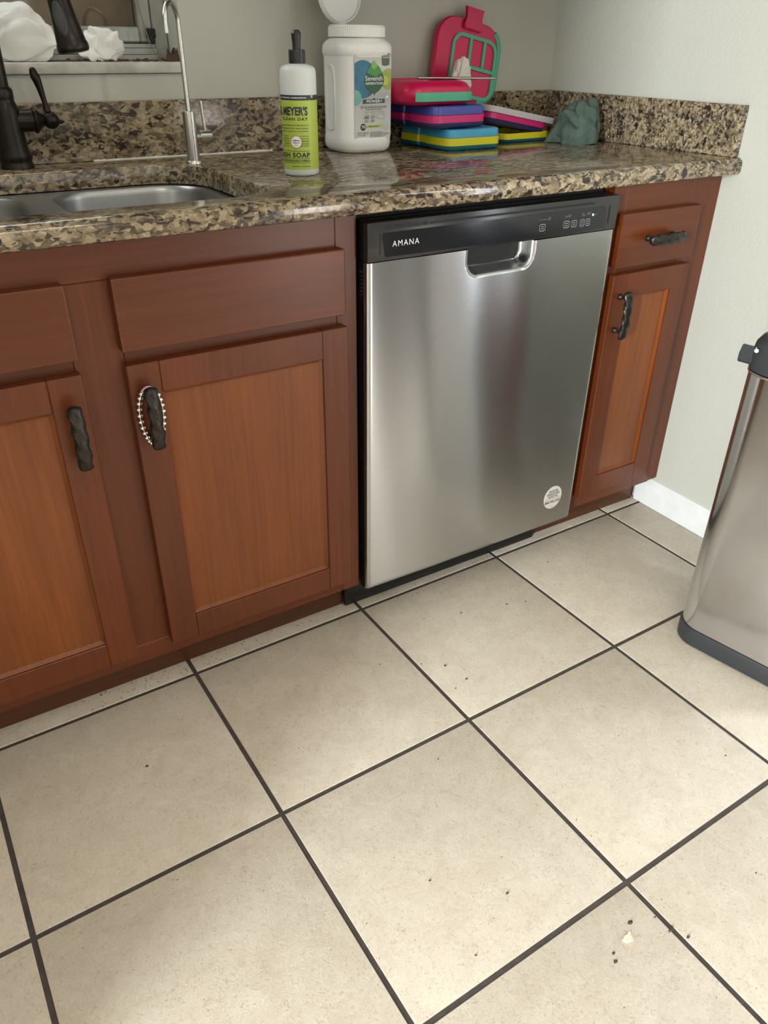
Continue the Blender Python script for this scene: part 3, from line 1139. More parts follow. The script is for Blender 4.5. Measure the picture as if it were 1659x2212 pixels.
# ------------------------------------------------------------------ beaded bracelet on the sink cabinet pull
M['bead'] = plain('silver_bead', (0.80, 0.78, 0.75), 0.12, metal=1.0)
M['band'] = plain('lilac_band', S(196, 160, 190), 0.4)
br = thing('beaded_bracelet', 'silver beaded bracelet looped round the bronze pull of the sink cabinet door', 'bracelet', (-0.4170, -0.036, 0.5450))


def bloop(t):
    """closed loop hanging round the bar: t 0..1, two strands left and right of the bar"""
    a = 2 * PI * t
    return V(0.0210 * math.sin(a) * (0.9 + 0.1 * math.cos(a)), 0.008 - 0.002 * math.cos(a), 0.0555 + 0.0500 * math.cos(a))


bead_me = None
for k in range(28):
    t = (k + 0.5) / 28
    if t < 0.09 or t > 0.94:
        continue
    p = bloop(t)
    if bead_me is None:
        b_ = bmesh.new()
        uvsphere(b_, (0, 0, 0), 0.0044, 1.2, 1, 0.8, 12, 8)
        bead_me = finish(b_, 'bead', 180)
        bead_me.materials.append(M['bead'])
    o = bpy.data.objects.new('bead', bead_me)
    COL.objects.link(o)
    o.location = p
    o.parent = br
bm = bmesh.new()
tube(bm, [bloop(-0.1 + 0.22 * i / 16) + V(0, 0.001, 0.001) for i in range(17)], 0.0022, 8)
obj('elastic_band', bm, M['band'], br, 180, label='lilac elastic at the top of the bracelet')
bm = bmesh.new()
tube(bm, [bloop(0.10 + 0.82 * i / 40) for i in range(41)], 0.0011, 6)
obj('thread', bm, M['bead'], br, 180)

# ------------------------------------------------------------------ kitchen tap (oil-rubbed bronze) and filter tap
ft = thing('kitchen_faucet', 'dark bronze pull-down kitchen faucet with side lever behind the sink', 'faucet', (-0.452, 0.552, ztop(0.52)))
bm = bmesh.new()
lathe(bm, [(0.031, 0.0), (0.031, 0.006), (0.0285, 0.010), (0.0285, 0.013), (0.031, 0.017), (0.030, 0.024), (0.0265, 0.036), (0.0245, 0.060), (0.0245, 0.098), (0.0235, 0.104), (0.020, 0.112),
           (0.0185, 0.116), (0.0195, 0.119), (0.0195, 0.132), (0.018, 0.135), (0.0155, 0.138)], 32)
obj('body', bm, M['bronze'], ft, 40)
# gooseneck towards the front of the sink, ends in the spray head
bm = bmesh.new()
px, py = 0.078, -0.212           # spout reach
pts = [V(0, 0, 0.134)]
HZ, RZ = 0.30, 0.115
for i in range(15):
    pts.append(V(0, 0, 0.14 + (HZ - 0.14) * (i + 1) / 15))
for i in range(1, 21):
    a = PI * i / 20
    f = (1 - math.cos(a)) / 2
    pts.append(V(px * f, py * f, HZ + RZ * math.sin(a)))
pts.append(V(px + 0.001, py, HZ - 0.004))
tube(bm, pts, 0.0145, 20)
obj('spout', bm, M['bronze'], ft, 60)
bm = bmesh.new()
hx = []
axis_tip = V(px + 0.0145, py - 0.010, 0.1960)
top = V(px + 0.001, py, HZ - 0.002)
dirv = (axis_tip - top)
rr = [(0.0, 0.0150), (0.08, 0.0160), (0.25, 0.0172), (0.5, 0.0195), (0.75, 0.0225), (0.86, 0.0238), (0.885, 0.0252), (0.93, 0.0258), (0.97, 0.0255), (1.0, 0.0235)]
tube(bm, [top + dirv * t for t, r in rr], [r for t, r in rr], 28)
sh = obj('spray_head', bm, M['bronze'], ft, 50)
bm = bmesh.new()
tube(bm, [top + dirv * 0.996, top + dirv * 1.006], [0.0205, 0.0195], 24)
obj('nozzle_face', bm, plain('grey_nozzle', (0.10, 0.07, 0.06), 0.5, var=0.5, vscale=300), sh, 50)
bm = bmesh.new()
mid = top + dirv * 0.56
dn = dirv.normalized()
side = V(-0.52, -0.85, 0.0)
side = (side - dn * side.dot(dn)).normalized()
tang = dn.cross(side)
rg = []
for sc_, d_ in ((1.0, 0.0165), (1.0, 0.0210), (0.86, 0.0228)):
    rg.append([mid + side * d_ + dn * (0.026 * sc_ * math.sin(2 * PI * k / 24)) + tang * (0.0095 * sc_ * math.cos(2 * PI * k / 24)) for k in range(24)])
loft(bm, rg)
obj('spray_button', bm, M['can_black'], sh, 50)
# side valve with ball and lever
bm = bmesh.new()
zc = 0.081


def xl(bm, prof, z, n=24):
    loft(bm, [[(x, r * math.cos(2 * PI * k / n), z + r * math.sin(2 * PI * k / n)) for k in range(n)] for x, r in prof])


xl(bm, [(0.015, 0.0195), (0.044, 0.0195), (0.046, 0.0225), (0.049, 0.0230), (0.052, 0.0210), (0.058, 0.014), (0.064, 0.010)], zc)
vb_ = obj('side_valve', bm, M['bronze'], ft, 40)
bm = bmesh.new()
uvsphere(bm, (0.0775, 0, zc - 0.001), 0.0155, 1, 1, 1, 24, 16)
xl(bm, [(0.092, 0.004), (0.098, 0.003), (0.102, 0.001)], zc - 0.004, 10)
lv = [(0.074, 0.0, zc + 0.014, 0.0062), (0.0735, 0, zc + 0.022, 0.0068), (0.073, 0, zc + 0.025, 0.0048), (0.0715, 0, zc + 0.035, 0.0050), (0.069, 0, zc + 0.052, 0.0062), (0.066, 0, zc + 0.066, 0.0078),
      (0.0635, 0, zc + 0.074, 0.0088), (0.0628, 0, zc + 0.0755, 0.0076), (0.0620, 0, zc + 0.080, 0.0072), (0.0612, 0, zc + 0.086, 0.0050), (0.061, 0, zc + 0.088, 0.002)]
tube(bm, [p[:3] for p in lv], [p[3] for p in lv], 16)
obj('lever', bm, M['bronze'], vb_, 60)

wf = thing('filter_faucet', 'slim satin steel filtered water faucet behind the right sink bowl', 'faucet', (-0.133, 0.455, ztop(0.455)))
bm = bmesh.new()
lathe(bm, [(0.0165, 0), (0.0165, 0.004), (0.0150, 0.006), (0.0128, 0.0065), (0.0128, 0.094), (0.0122, 0.0945), (0.004, 0.0945)], 28)
obj('body', bm, M['steel'], wf, 40)
bm = bmesh.new()
pts = [V(0, 0, 0.09), V(-0.0005, 0, 0.14), V(-0.001, 0, 0.19), V(-0.002, -0.001, 0.225)]
# arc in a vertical plane heading to the sink
hd = V(-0.66, -0.75, 0).normalized()
R_ = 0.030
for i in range(1, 15):
    a = PI * i / 14
    pts.append(V(-0.002, -0.001, 0.238) + hd * (R_ * (1 - math.cos(a))) + V(0, 0, R_ * 1.15 * math.sin(a)))
e = pts[-1]
pts.append(e + V(-0.0, 0.0, -0.012))
tube(bm, pts, 0.0048, 14)
obj('spout', bm, M['steel'], wf, 60)
bm = bmesh.new()
tube(bm, [e + V(0, 0, -0.002), e + V(0, 0, -0.0135)], 0.0058, 14)
obj('spout_tip', bm, M['steel'], wf, 40)
bm = bmesh.new()
xl(bm, [(0.010, 0.0065), (0.0175, 0.0065)], 0.048)
xl(bm, [(0.0175, 0.0115), (0.041, 0.0115), (0.0415, 0.011)], 0.048)
vv = obj('valve', bm, M['steel'], wf, 40)
bm = bmesh.new()
tube(bm, [V(0.030, 0, 0.058), V(0.0285, 0, 0.085), V(0.027, 0.0, 0.112)], 0.0031, 12)
obj('lever', bm, M['steel'], vv, 40)

# ------------------------------------------------------------------ dish soap bottle
sp = thing('dish_soap_bottle', 'clear dish soap bottle with lime green label and black cap beside the sink', 'bottle', (-0.013, 0.208, ztop(0.208)))
M['soap'] = plain('milky_clear_plastic', (0.78, 0.81, 0.81), 0.25, trans=0.25, ior=1.3)
M['lime'] = plain('lime_label', S(170, 188, 74), 0.4)
M['navy'] = plain('navy_print', S(38, 40, 66), 0.45)
M['white_dot'] = plain('white_print_disc', (0.85, 0.86, 0.85), 0.4)
M['tan_ring'] = plain('tan_print', S(165, 140, 70), 0.5)
BR = 0.0322
bm = bmesh.new()
lathe(bm, [(0.026, 0.0), (0.030, 0.0012), (0.0318, 0.004), (BR, 0.009), (BR, 0.160), (0.0318, 0.167), (0.0305, 0.1715), (0.0275, 0.1750), (0.020, 0.1775), (0.0135, 0.1790), (0.0125, 0.184)], 48)
obj('bottle', bm, M['soap'], sp, 50)
bm = bmesh.new()
lathe(bm, [(0.0128, 0.179), (0.0145, 0.1793), (0.0145, 0.1985), (0.0138, 0.2000), (0.0075, 0.2005), (0.0068, 0.2025), (0.0075, 0.205), (0.0070, 0.2065), (0.0082, 0.2195), (0.0088, 0.2235), (0.0070, 0.2270), (0.0058, 0.2285), (0.0045, 0.2292)], 32)
obj('pump_cap', bm, M['black_plastic'], sp, 35)
vang = math.atan2(-1.408, -0.695)       # direction to the place the label is read from
LR = BR + 0.0003


def wrap(arc_len, z, r=LR):
    """arc_len: metres to the right of the label's front line"""
    a = vang + arc_len / BR
    return V(r * math.cos(a), r * math.sin(a), z)


def band(z0, z1, a0, a1, r, n=40):
    b_ = bmesh.new()
    rows = [[wrap(a0 + (a1 - a0) * i / n, z, r) for i in range(n + 1)] for z in (z0, z1)]
    loft(b_, rows, False, False, closed=False)
    return b_


Z0 = ztop(0.208)
za = lambda z: z - Z0
A0, A1 = -0.085, 0.0465
lab = obj('label', band(za(0.9205), za(1.0405), A0, A1, LR), M['lime'], sp, 60, label='lime green printed label')
bm = band(za(1.0325), za(1.0405), A0, 0.0225, LR + 0.0003)
prevn = bm
add_b = band(za(1.0325), za(1.0405), 0.0275, A1, LR + 0.0003)
tmp = finish(add_b, 'tmp', None)
add_mesh(bm, tmp)
tmp = finish(band(za(1.0325), za(1.0362), 0.0225, 0.0275, LR + 0.0003), 'tmp', None)
add_mesh(bm, tmp)
obj('label_band', bm, M['navy'], lab, 60)


def wtext(bm, s, right, w, h, z, bold=0.0, align='R', spacing=1.0):
    me = text_mesh(s, w, h, bold, 0, spacing, align)
    add_mesh(bm, me, lambda c: wrap(right + c.x, za(z) + c.z, LR + 0.0006))


bm = bmesh.new()
wtext(bm, "MRS. MEYER'S", 0.0150, 0.078, 0.0145, 1.0085, 0.035)
wtext(bm, 'CLEAN DAY', 0.0150, 0.052, 0.0050, 1.0008, 0.02, spacing=1.2)
for s, z, w in (('aromatherapeutic HOUSEHOLD PRODUCTS', 0.9915, 0.074), ('that smell happy hands wash dishes', 0.9868, 0.070), ('cut through grime. Gentle on your hands', 0.9822, 0.072)):
    wtext(bm, s, 0.0150, w, 0.0027, z, 0.01)
for k, s in enumerate(('To help remove', 'and soften bright', 'MADE IN USA', 'Cleaners derived', 'garden and kitchen')):
    wtext(bm, s, 0.0155, 0.0155, 0.0023, 0.9745 - 0.0040 * k, 0.01)
for k, s in enumerate(('garden', 'with oils', 'with no', 'of the', 'gentle on')):
    wtext(bm, s, -0.0215, 0.0140, 0.0023, 0.9745 - 0.0040 * k, 0.01)
wtext(bm, 'DISH SOAP', 0.0165, 0.064, 0.0082, 0.9408, 0.03, spacing=1.15)
wtext(bm, 'MULTI-USE BIODEGRADABLE FORMULA', 0.0165, 0.068, 0.0034, 0.9338, 0.015)
wtext(bm, '16 FL OZ (1 PT) 473 mL', 0.0165, 0.034, 0.0027, 0.9245, 0.015)
tmps = []
for z in (0.9512, 0.9388, 0.9315):
    tmps.append(finish(band(za(z), za(z) + 0.0006, -0.060, 0.0165, LR + 0.0005), 'tmp', None))
for t in tmps:
    add_mesh(bm, t)
obj('label_lettering', bm, M['ink'], lab)
bm = bmesh.new()
wtext(bm, 'HARD-WORKING HOMEKEEPING', 0.0130, 0.062, 0.0024, 1.0352, 0.02, spacing=1.1)
obj('band_lettering', bm, M['print_white'], lab)


def wdisc(cx, z, r, rad, n=32):
    b_ = bmesh.new()
    c = b_.verts.new(wrap(cx, za(z), rad))
    vs = [b_.verts.new(wrap(cx + r * math.cos(2 * PI * k / n), za(z) + r * math.sin(2 * PI * k / n), rad)) for k in range(n)]
    for k in range(n):
        b_.faces.new((c, vs[k], vs[(k + 1) % n]))
    return b_


obj('emblem_ring', wdisc(-0.0075, 0.9665, 0.0108, LR + 0.0005), M['tan_ring'], lab)
obj('emblem_disc', wdisc(-0.0075, 0.9665, 0.0094, LR + 0.0008), M['white_dot'], lab)
bm = bmesh.new()
for s, w, h, z in (('LEMON', 0.0125, 0.0026, 0.9675), ('VERBENA', 0.0130, 0.0018, 0.9640), ('SCENT', 0.007, 0.0014, 0.9605)):
    me = text_mesh(s, w, h, 0.02, 0, 1.1, 'C')
    add_mesh(bm, me, lambda c, z=z: wrap(-0.0075 + c.x, za(z) + c.z, LR + 0.0011))
obj('emblem_lettering', bm, M['navy'], lab)

# ------------------------------------------------------------------ detergent jug
JX, JY, JW, JD = 0.272, 0.492, 0.130, 0.122
JZ = ztop(0.492)
jg = thing('detergent_jug', 'white plastic dishwasher detergent jug with its round lid flipped open', 'jug', (JX, JY, JZ))
M['jug'] = plain('white_hdpe', (0.84, 0.84, 0.81), 0.32, sss=0.05)
bm = bmesh.new()
rings = []
NSEG = 10


def jring(w, d, r, z, handle=0.0):
    return rrect(w, d, r, z, 0, 0, NSEG)


prof = [(0.0, 0.100, 0.092, 0.030), (0.003, 0.116, 0.108, 0.032), (0.010, 0.127, 0.119, 0.034), (0.020, JW, JD, 0.034), (0.031, JW, JD, 0.034), (0.0335, JW - 0.003, JD - 0.003, 0.033),
        (0.185, JW - 0.003, JD - 0.003, 0.033), (0.190, JW - 0.001, JD - 0.001, 0.034), (0.193, JW + 0.003, JD + 0.003, 0.036), (0.206, JW + 0.003, JD + 0.003, 0.038), (0.213, JW - 0.002, JD - 0.002, 0.042),
        (0.2185, JW - 0.012, JD - 0.010, 0.046), (0.221, 0.112, 0.106, 0.050), (0.223, 0.104, 0.104, 0.052)]
loft(bm, [jring(w, d, r, z) for z, w, d, r in prof])
jb = obj('jug_body', bm, M['jug'], jg, 40)
# finger grip pressed into the left side: a raised rounded frame around a hollow
bm = bmesh.new()
gx0 = -(JW - 0.003) / 2
rg = []
for s_, dep in ((1.0, 0.0005), (0.96, -0.0022), (0.80, -0.0022), (0.62, 0.0008), (0.55, 0.0012)):
    rg.append([(gx0 + dep, 0.006 + 0.0215 * s_ * math.copysign(abs(math.cos(2 * PI * k / 36)) ** 0.6, math.cos(2 * PI * k / 36)),
                0.108 + (0.0640 - 0.0215 * (1 - s_)) * math.copysign(abs(math.sin(2 * PI * k / 36)) ** 0.6, math.sin(2 * PI * k / 36))) for k in range(36)])
loft(bm, rg, True, True)
obj('finger_grip', bm, M['jug'], jb, 60)
# screw collar, ribbed
bm = bmesh.new()
n = 160
rg = []
for z, r, rib in ((0.2225, 0.0575, 0), (0.2232, 0.0605, 1), (0.2405, 0.0605, 1), (0.2412, 0.0600, 0), (0.2440, 0.0590, 0), (0.2452, 0.0565, 0), (0.2452, 0.048, 0), (0.236, 0.046, 0)):
    rg.append([((r + (0.0007 if (rib and k % 2) else 0)) * math.cos(2 * PI * k / n), (r + (0.0007 if (rib and k % 2) else 0)) * math.sin(2 * PI * k / n), z) for k in range(n)])
loft(bm, rg, True, True)
obj('ribbed_collar', bm, M['jug'], jg, 30)
# flipped lid: disc standing behind the collar
bm = bmesh.new()
n = 56
rg = []
for d_, r in ((0.0, 0.001), (0.0, 0.0465), (-0.001, 0.0475), (-0.006, 0.0480), (-0.006, 0.0500), (0.0, 0.0530), (0.004, 0.0540), (0.0055, 0.0530), (0.0055, 0.001)):
    rg.append([(r * math.cos(2 * PI * k / n), d_, r * math.sin(2 * PI * k / n)) for k in range(n)])
loft(bm, rg, True, True)
fl_ = obj('flip_lid', bm, M['jug'], jg, 40)
fl_.location = (-0.012, 0.050, 0.3010)
fl_.scale = (1.08, 1.0, 1.05)
fl_.rotation_euler = (-0.10, 0.0, 0.18)
bm = bmesh.new()
bm_box(bm, -0.009, 0.009, -0.004, 0.003, -0.0590, -0.046, 0.0015)
obj('hinge_tab', bm, M['jug'], fl_)

# front label; (u, v) are millimetres from its lower left corner, 92 by 163
LX0, LZ0 = 0.2312 - JX, 0.9368 - JZ
LYF = -(JD - 0.003) / 2
LAY = [0]


def lp(u, v, k=1):
    return V(LX0 + u / 1000, LYF - 0.0003 * k, LZ0 + v / 1000)


def lpoly(pts, mat, name, k, parent=None, label=None):
    b_ = bmesh.new()
    vs = ring(b_, [lp(u, v, k) for u, v in pts])
    b_.faces.new(vs)
    bmesh.ops.triangulate(b_, faces=b_.faces[:])
    return obj(name, b_, mat, parent, label=label)


def disc_pts(cx, cy, r, umin=0.0, umax=92.0, n=40):
    return [(min(umax, max(umin, cx + r * math.cos(2 * PI * k / n))), cy + r * math.sin(2 * PI * k / n)) for k in range(n)]


def grad_label():
    m, nt, b = mat_new('silver_label')
    tc = nt.nodes.new('ShaderNodeTexCoord')
    sx = nt.nodes.new('ShaderNodeSeparateXYZ')
    nt.links.new(tc.outputs['Object'], sx.inputs[0])
    mr = nt.nodes.new('ShaderNodeMapRange')
    mr.inputs[1].default_value = LZ0
    mr.inputs[2].default_value = LZ0 + 0.163
    nt.links.new(sx.outputs['Z'], mr.inputs[0])
    r = ramp(nt, [(0.0, (0.66, 0.66, 0.63)), (0.36, (0.52, 0.52, 0.51)), (0.5, (0.40, 0.40, 0.40)), (0.7, (0.50, 0.50, 0.48)), (0.86, (0.60, 0.60, 0.57)), (1.0, (0.42, 0.42, 0.41))])
    nt.links.new(mr.outputs[0], r.inputs['Fac'])
    nt.links.new(r.outputs['Color'], b.inputs['Base Color'])
    b.inputs['Roughness'].default_value = 0.35
    return m


rr_ = []
for qx, qy, a0 in ((88, 159, 0), (4, 159, PI / 2), (4, 4, PI), (88, 4, 1.5 * PI)):
    for i in range(6):
        a = a0 + PI / 2 * i / 5
        rr_.append((qx + 4 * math.cos(a), qy + 4 * math.sin(a)))
lb = lpoly(rr_, grad_label(), 'front_label', 1, jg, 'silver printed front label with green leaf emblem')
M['l_blue'] = plain('label_blue', S(48, 118, 150), 0.4, var=0.45, vscale=45)
M['l_mint'] = plain('label_mint', S(110, 175, 165), 0.4, var=0.15, vscale=60)
M['l_olive'] = plain('label_olive', S(150, 168, 80), 0.4, var=0.2, vscale=60)
M['l_lime'] = plain('label_lime', S(190, 195, 60), 0.4)
M['leaf_d'] = plain('leaf_dark_green', S(38, 84, 52), 0.4)
M['leaf_m'] = plain('leaf_mid_green', S(72, 140, 62), 0.4)
M['leaf_l'] = plain('leaf_light_green', S(128, 178, 76), 0.4)
M['l_dark'] = plain('label_charcoal', S(62, 66, 76), 0.4)
M['l_badge'] = plain('label_badge_green', S(84, 92, 78), 0.4)


def zu(zx, zy):
    """helper grid of the label drawing to label millimetres"""
    return ((zx - 585) / 705 * 92, (1850 - zy) / 1650 * 163)


def zpts(L):
    return [zu(*p) for p in L]


def zdisc(cx, cy, r, n=40):
    u, v = zu(cx, cy)
    return disc_pts(u, v, r)


lpoly(zdisc(740, 690, 36), M['l_blue'], 'blue_bubble', 2, lb)
lpoly(zdisc(600, 1040, 15), M['l_mint'], 'mint_bubble', 3, lb)
lpoly(zdisc(1235, 690, 20), M['l_olive'], 'olive_bubble', 2, lb)
lpoly(zdisc(1165, 715, 9), M['l_lime'], 'lime_bubble', 3, lb)
leaf = [(952, 335), (1010, 400), (1070, 480), (1115, 570), (1143, 670), (1146, 740), (1125, 810), (1085, 870), (1030, 925), (985, 952), (965, 972), (957, 1000), (948, 972), (925, 950), (870, 915), (815, 860), (782, 800), (768, 730), (778, 650), (810, 560), (860, 465), (905, 400)]
lpoly(zpts(leaf), M['leaf_d'], 'leaf_emblem', 4, lb)
lpoly(zpts([(952, 335), (860, 465), (812, 560), (900, 600), (985, 640), (1000, 640), (1050, 590), (1112, 565), (1070, 480), (1010, 400)]), M['leaf_m'], 'leaf_upper', 5, lb)
lpoly(zpts([(952, 335), (890, 425), (915, 470), (948, 505), (990, 465), (1025, 420), (1000, 390)]), M['leaf_l'], 'leaf_tip', 6, lb)
lpoly(zpts([(738, 1075), (930, 1070), (957, 1045), (985, 1070), (1165, 1068), (1165, 1150), (738, 1160)]), M['l_dark'], 'power_bar', 3, lb)
lpoly(zpts([(1100, 200), (1248, 200), (1250, 415), (1175, 440), (1105, 418)]), M['l_badge'], 'clean_badge', 3, lb)
lpoly(zpts([(805, 1590), (1110, 1575), (1110, 1625), (805, 1640)]), M['l_lime'], 'lime_stripe', 2, lb)
lpoly(zdisc(745, 1618, 7.0), M['ink'], 'count_disc', 3, lb)
lpoly(zpts([(1100, 1575), (1160, 1500), (1250, 1560), (1245, 1650), (1190, 1705), (1110, 1640)]), plain('label_tablet', (0.55, 0.55, 0.53), 0.5), 'tablet_picture', 3, lb)
lpoly(zpts([(1178, 1010), (1245, 1010), (1240, 1030), (1225, 1060), (1195, 1060)]), M['print_white'], 'white_crest', 3, lb)


def ltext(mat, s, x0, x1, y1, h, k=7, bold=0.01, shear=0.0, spacing=1.0):
    """lettering from drawing x0 to x1, base line y1, height h (drawing units)"""
    u0, v0 = zu(x0, y1)
    u1, _ = zu(x1, y1)
    b_ = bmesh.new()
    me = text_mesh(s, (u1 - u0) / 1000, h / 1650 * 0.163, bold, shear, spacing)
    add_mesh(b_, me, lambda c: lp(u0, v0, k) + V(c.x, 0, c.z))
    obj('lettering', b_, mat, lb)


ltext(M['print_white'], 'Seventh', 780, 1115, 715, 92)
ltext(M['print_white'], 'GENERATION', 785, 1118, 790, 48, bold=0.02)
ltext(M['print_white'], 'POWER+', 800, 1112, 1140, 58, bold=0.03, shear=0.25, spacing=1.1)
ltext(M['print_white'], '70', 705, 782, 1645, 62, bold=0.02)
ltext(M['print_white'], 'ALWAYS', 1115, 1235, 250, 28)
ltext(M['print_white'], 'CLEAN', 1113, 1235, 292, 32, bold=0.02)
ltext(M['ink'], 'DISHWASHER', 700, 1198, 1250, 52, bold=0.0, spacing=1.35)
ltext(M['ink'], 'DETERGENT PACKS', 798, 1110, 1285, 24)
ltext(M['ink'], 'Détergent en capsules pour lave-vaisselle', 762, 1150, 1330, 18)
ltext(M['ink'], '4X', 778, 845, 1455, 60, bold=0.02)
ltext(M['ink'], 'EF', 905, 960, 1450, 52, bold=0.0, shear=0.3)
ltext(M['ink'], 'CLEANING\nPOWER', 762, 862, 1530, 38)
ltext(M['ink'], 'ENZYMES\nACTIVE', 885, 975, 1525, 38)
ltext(M['ink'], 'FREE & CLEAR', 852, 1042, 1618, 22, bold=0.02)
ltext(M['ink'], 'NET WT / POIDS NET\n2.71 LB (1.26 kg)', 632, 850, 1800, 80)
ltext(M['ink'], 'CAUTION. ATTENTION.\nKEEP OUT OF REACH OF CHILDREN.\nHarmful if swallowed. Eye irritant.\nRead back label before use.', 878, 1262, 1830, 112, bold=0.012)
bm = bmesh.new()
for cx, cy, r in ((810, 1425, 6.2), (932, 1420, 6.2)):
    u, v = zu(cx, cy)
    A = ring(bm, [lp(u + r * math.cos(2 * PI * k / 28), v + r * math.sin(2 * PI * k / 28), 4) for k in range(28)])
    B = ring(bm, [lp(u + (r - 0.5) * math.cos(2 * PI * k / 28), v + (r - 0.5) * math.sin(2 * PI * k / 28), 4) for k in range(28)])
    for k in range(28):
        bm.faces.new((A[k], A[(k + 1) % 28], B[(k + 1) % 28], B[k]))
u0, v0 = zu(1002, 1465)
u1, v1 = zu(1158, 1360)
oc = [(u0 + 5, v0), (u1 - 2, v0), (u1, v0 + 2), (u1, v1 - 2), (u1 - 2, v1), (u0 + 5, v1), (u0 + 1, v1 - 3), (u0, (v0 + v1) / 2), (u0 + 1, v0 + 3)]
cu, cv = (u0 + u1) / 2, (v0 + v1) / 2
A = ring(bm, [lp(*p, 4) for p in oc])
B = ring(bm, [lp(cu + (p[0] - cu) * 0.95, cv + (p[1] - cv) * 0.92, 4) for p in oc])
for k in range(len(oc)):
    j = (k + 1) % len(oc)
    bm.faces.new((A[k], A[j], B[j], B[k]))
obj('outlined_symbols', bm, M['ink'], lb)

# ------------------------------------------------------------------ stacked lunch boxes
M['sky'] = plain('sky_blue_plastic', S(62, 160, 205), 0.25, spec=0.6)
M['teal'] = plain('dark_teal_plastic', S(28, 112, 132), 0.28)
M['yellow'] = plain('yellow_plastic', S(222, 212, 40), 0.25)
M['indigo'] = plain('indigo_plastic', S(58, 74, 165), 0.25, spec=0.6)
M['slate'] = plain('slate_blue_plastic', S(52, 58, 105), 0.28)
M['pink'] = plain('pink_plastic', S(214, 48, 122), 0.25)
M['magenta'] = plain('magenta_plastic', S(206, 22, 84), 0.28)
M['mint'] = plain('mint_plastic', S(78, 172, 140), 0.35)
M['frost'] = plain('frosted_lid_plastic', (0.70, 0.66, 0.68), 0.35, trans=0.15)


def notched(w, d, r, z, off=0.0, notch=0.012, inset=0.005, n=6):
    """rounded rectangle whose left side steps in at a clip recess"""
    p = rrect(w - 2 * off, d - 2 * off, max(0.002, r - off), z, 0, 0, n)
    out = []
    for i, q in enumerate(p):
        out.append(q)
        if i == 2 * (n + 1) - 1:           # after the back-left corner, walking down the left side
            x = q[0]
            for yy, dx in ((0.020, 0), (0.018, inset), (-0.012, inset), (-0.014, 0), (-0.030, 0), (-0.032, -0.0025)):
                out.append((x + dx, yy, z))
    return out


def loft_box(layers):
    """layers: (z, off) pairs"""
    def mk(w, d, r, no=True):
        b_ = bmesh.new()
        f = notched if no else (lambda w, d, r, z, off: rrect(w - 2 * off, d - 2 * off, max(0.002, r - off), z))
        loft(b_, [f(w, d, r, z, off) for z, off in layers])
        return b_
    return mk


def snack_box(name, label, loc, rotz, w, d, r, cols, hs, group, notch=True, rot=None):
    t = thing(name, label, 'lunch box', loc, rotz, group, rot)
    z = 0.0
    names = ('base', 'seal_band', 'lid')
    for i, (c, h) in enumerate(zip(cols, hs)):
        if i == 0:
            L = [(z, 0.010), (z + 0.002, 0.005), (z + h * 0.6, 0.0015), (z + h, 0.001)]
        elif i == 1:
            L = [(z + 0.0002, 0.001), (z + 0.0008, 0.0), (z + h - 0.0006, 0.0), (z + h, 0.0008)]
        else:
            L = [(z + 0.0002, 0.002), (z + 0.0008, 0.0015), (z + h - 0.006, 0.002), (z + h - 0.002, 0.004), (z + h, 0.009)]
            if i == 2:
                L += [(z + h - 0.0005, 0.016), (z + h - 0.005, 0.020)]
        obj(names[i], loft_box(L)(w, d, r, notch), M[c], t, 35)
        z += h
    return t


GB = 'lunch boxes stacked on the worktop'
b1z = ztop(0.365)
snack_box('lunch_box', 'sky blue lunch box with yellow seal, lowest in the stack', (0.512, 0.466, b1z), 0.02, 0.160, 0.205, 0.022, ('teal', 'yellow', 'sky'), (0.0105, 0.0165, 0.0185), GB)
snack_box('lunch_box', 'indigo lunch box with pink seal, stacked between the sky blue and magenta boxes', (0.474, 0.474, b1z + 0.0460), 0.03, 0.160, 0.195, 0.024, ('slate', 'pink', 'indigo'), (0.0115, 0.0160, 0.0190), GB)

# magenta bento, its tray open on top
bz = b1z + 0.0460 + 0.0468
bt_ = thing('lunch_box', 'open magenta lunch box with mint latch on top of the stack', 'lunch box', (0.436, 0.474, bz), 0.02, GB)
bm = bmesh.new()
W_, D_ = 0.192, 0.182
prof = [(0.0, 0.018), (0.002, 0.010), (0.010, 0.002), (0.022, 0.0), (0.034, 0.003), (0.043, 0.010), (0.0475, 0.020), (0.048, 0.026), (0.044, 0.028), (0.012, 0.030)]
loft(bm, [rrect(W_ - 2 * o_, D_ - 2 * o_, 0.052 - o_ * 0.5, z, 0, 0, 8) for z, o_ in prof])
obj('tray', bm, M['magenta'], bt_, 40)
bm = bmesh.new()
# mint latch strip following the front
rg = []
for z, e_ in ((0.0075, 0.0), (0.009, 0.004), (0.024, 0.0045), (0.0265, 0.0035), (0.0268, 0.0)):
    rg.append([(x, -D_ / 2 - e_ + 0.0028 + 0.022 * max(0.0, (abs(x) - 0.052) / 0.04) ** 2, z) for x in [-0.078 + 0.156 * i / 24 for i in range(25)]])
loft(bm, rg, False, False, closed=False)
obj('latch_strip', bm, M['mint'], bt_, 40)

# steel straw across the tray
bm = bmesh.new()
tube(bm, [V(-0.105, 0.004, 0), V(0.105, -0.004, 0)], 0.0028, 14)
o = obj('drinking_straw', bm, M['steel'], None, 40)
o.location = (0.507, 0.440, bz + 0.0478 + 0.0030)
o.rotation_euler = (0, 0.012, -0.02)
tag(o, 'steel drinking straw lying across the open magenta lunch box', 'straw')

# lid of a lunch box leaning against the wall
ld = thing('bento_cover', 'upright magenta bento cover with mint gasket leaning on the back wall', 'bento cover', (0.606, 0.552, 0.997))
ld.rotation_euler = (-0.14, 0.20, -0.05)
LW, LH = 0.190, 0.174


def ldpts(w, h, r, y, cz=LH / 2):
    return [(p[0], y, p[1] + cz) for p in rrect(w, h, r, 0, 0, 0, 8)]


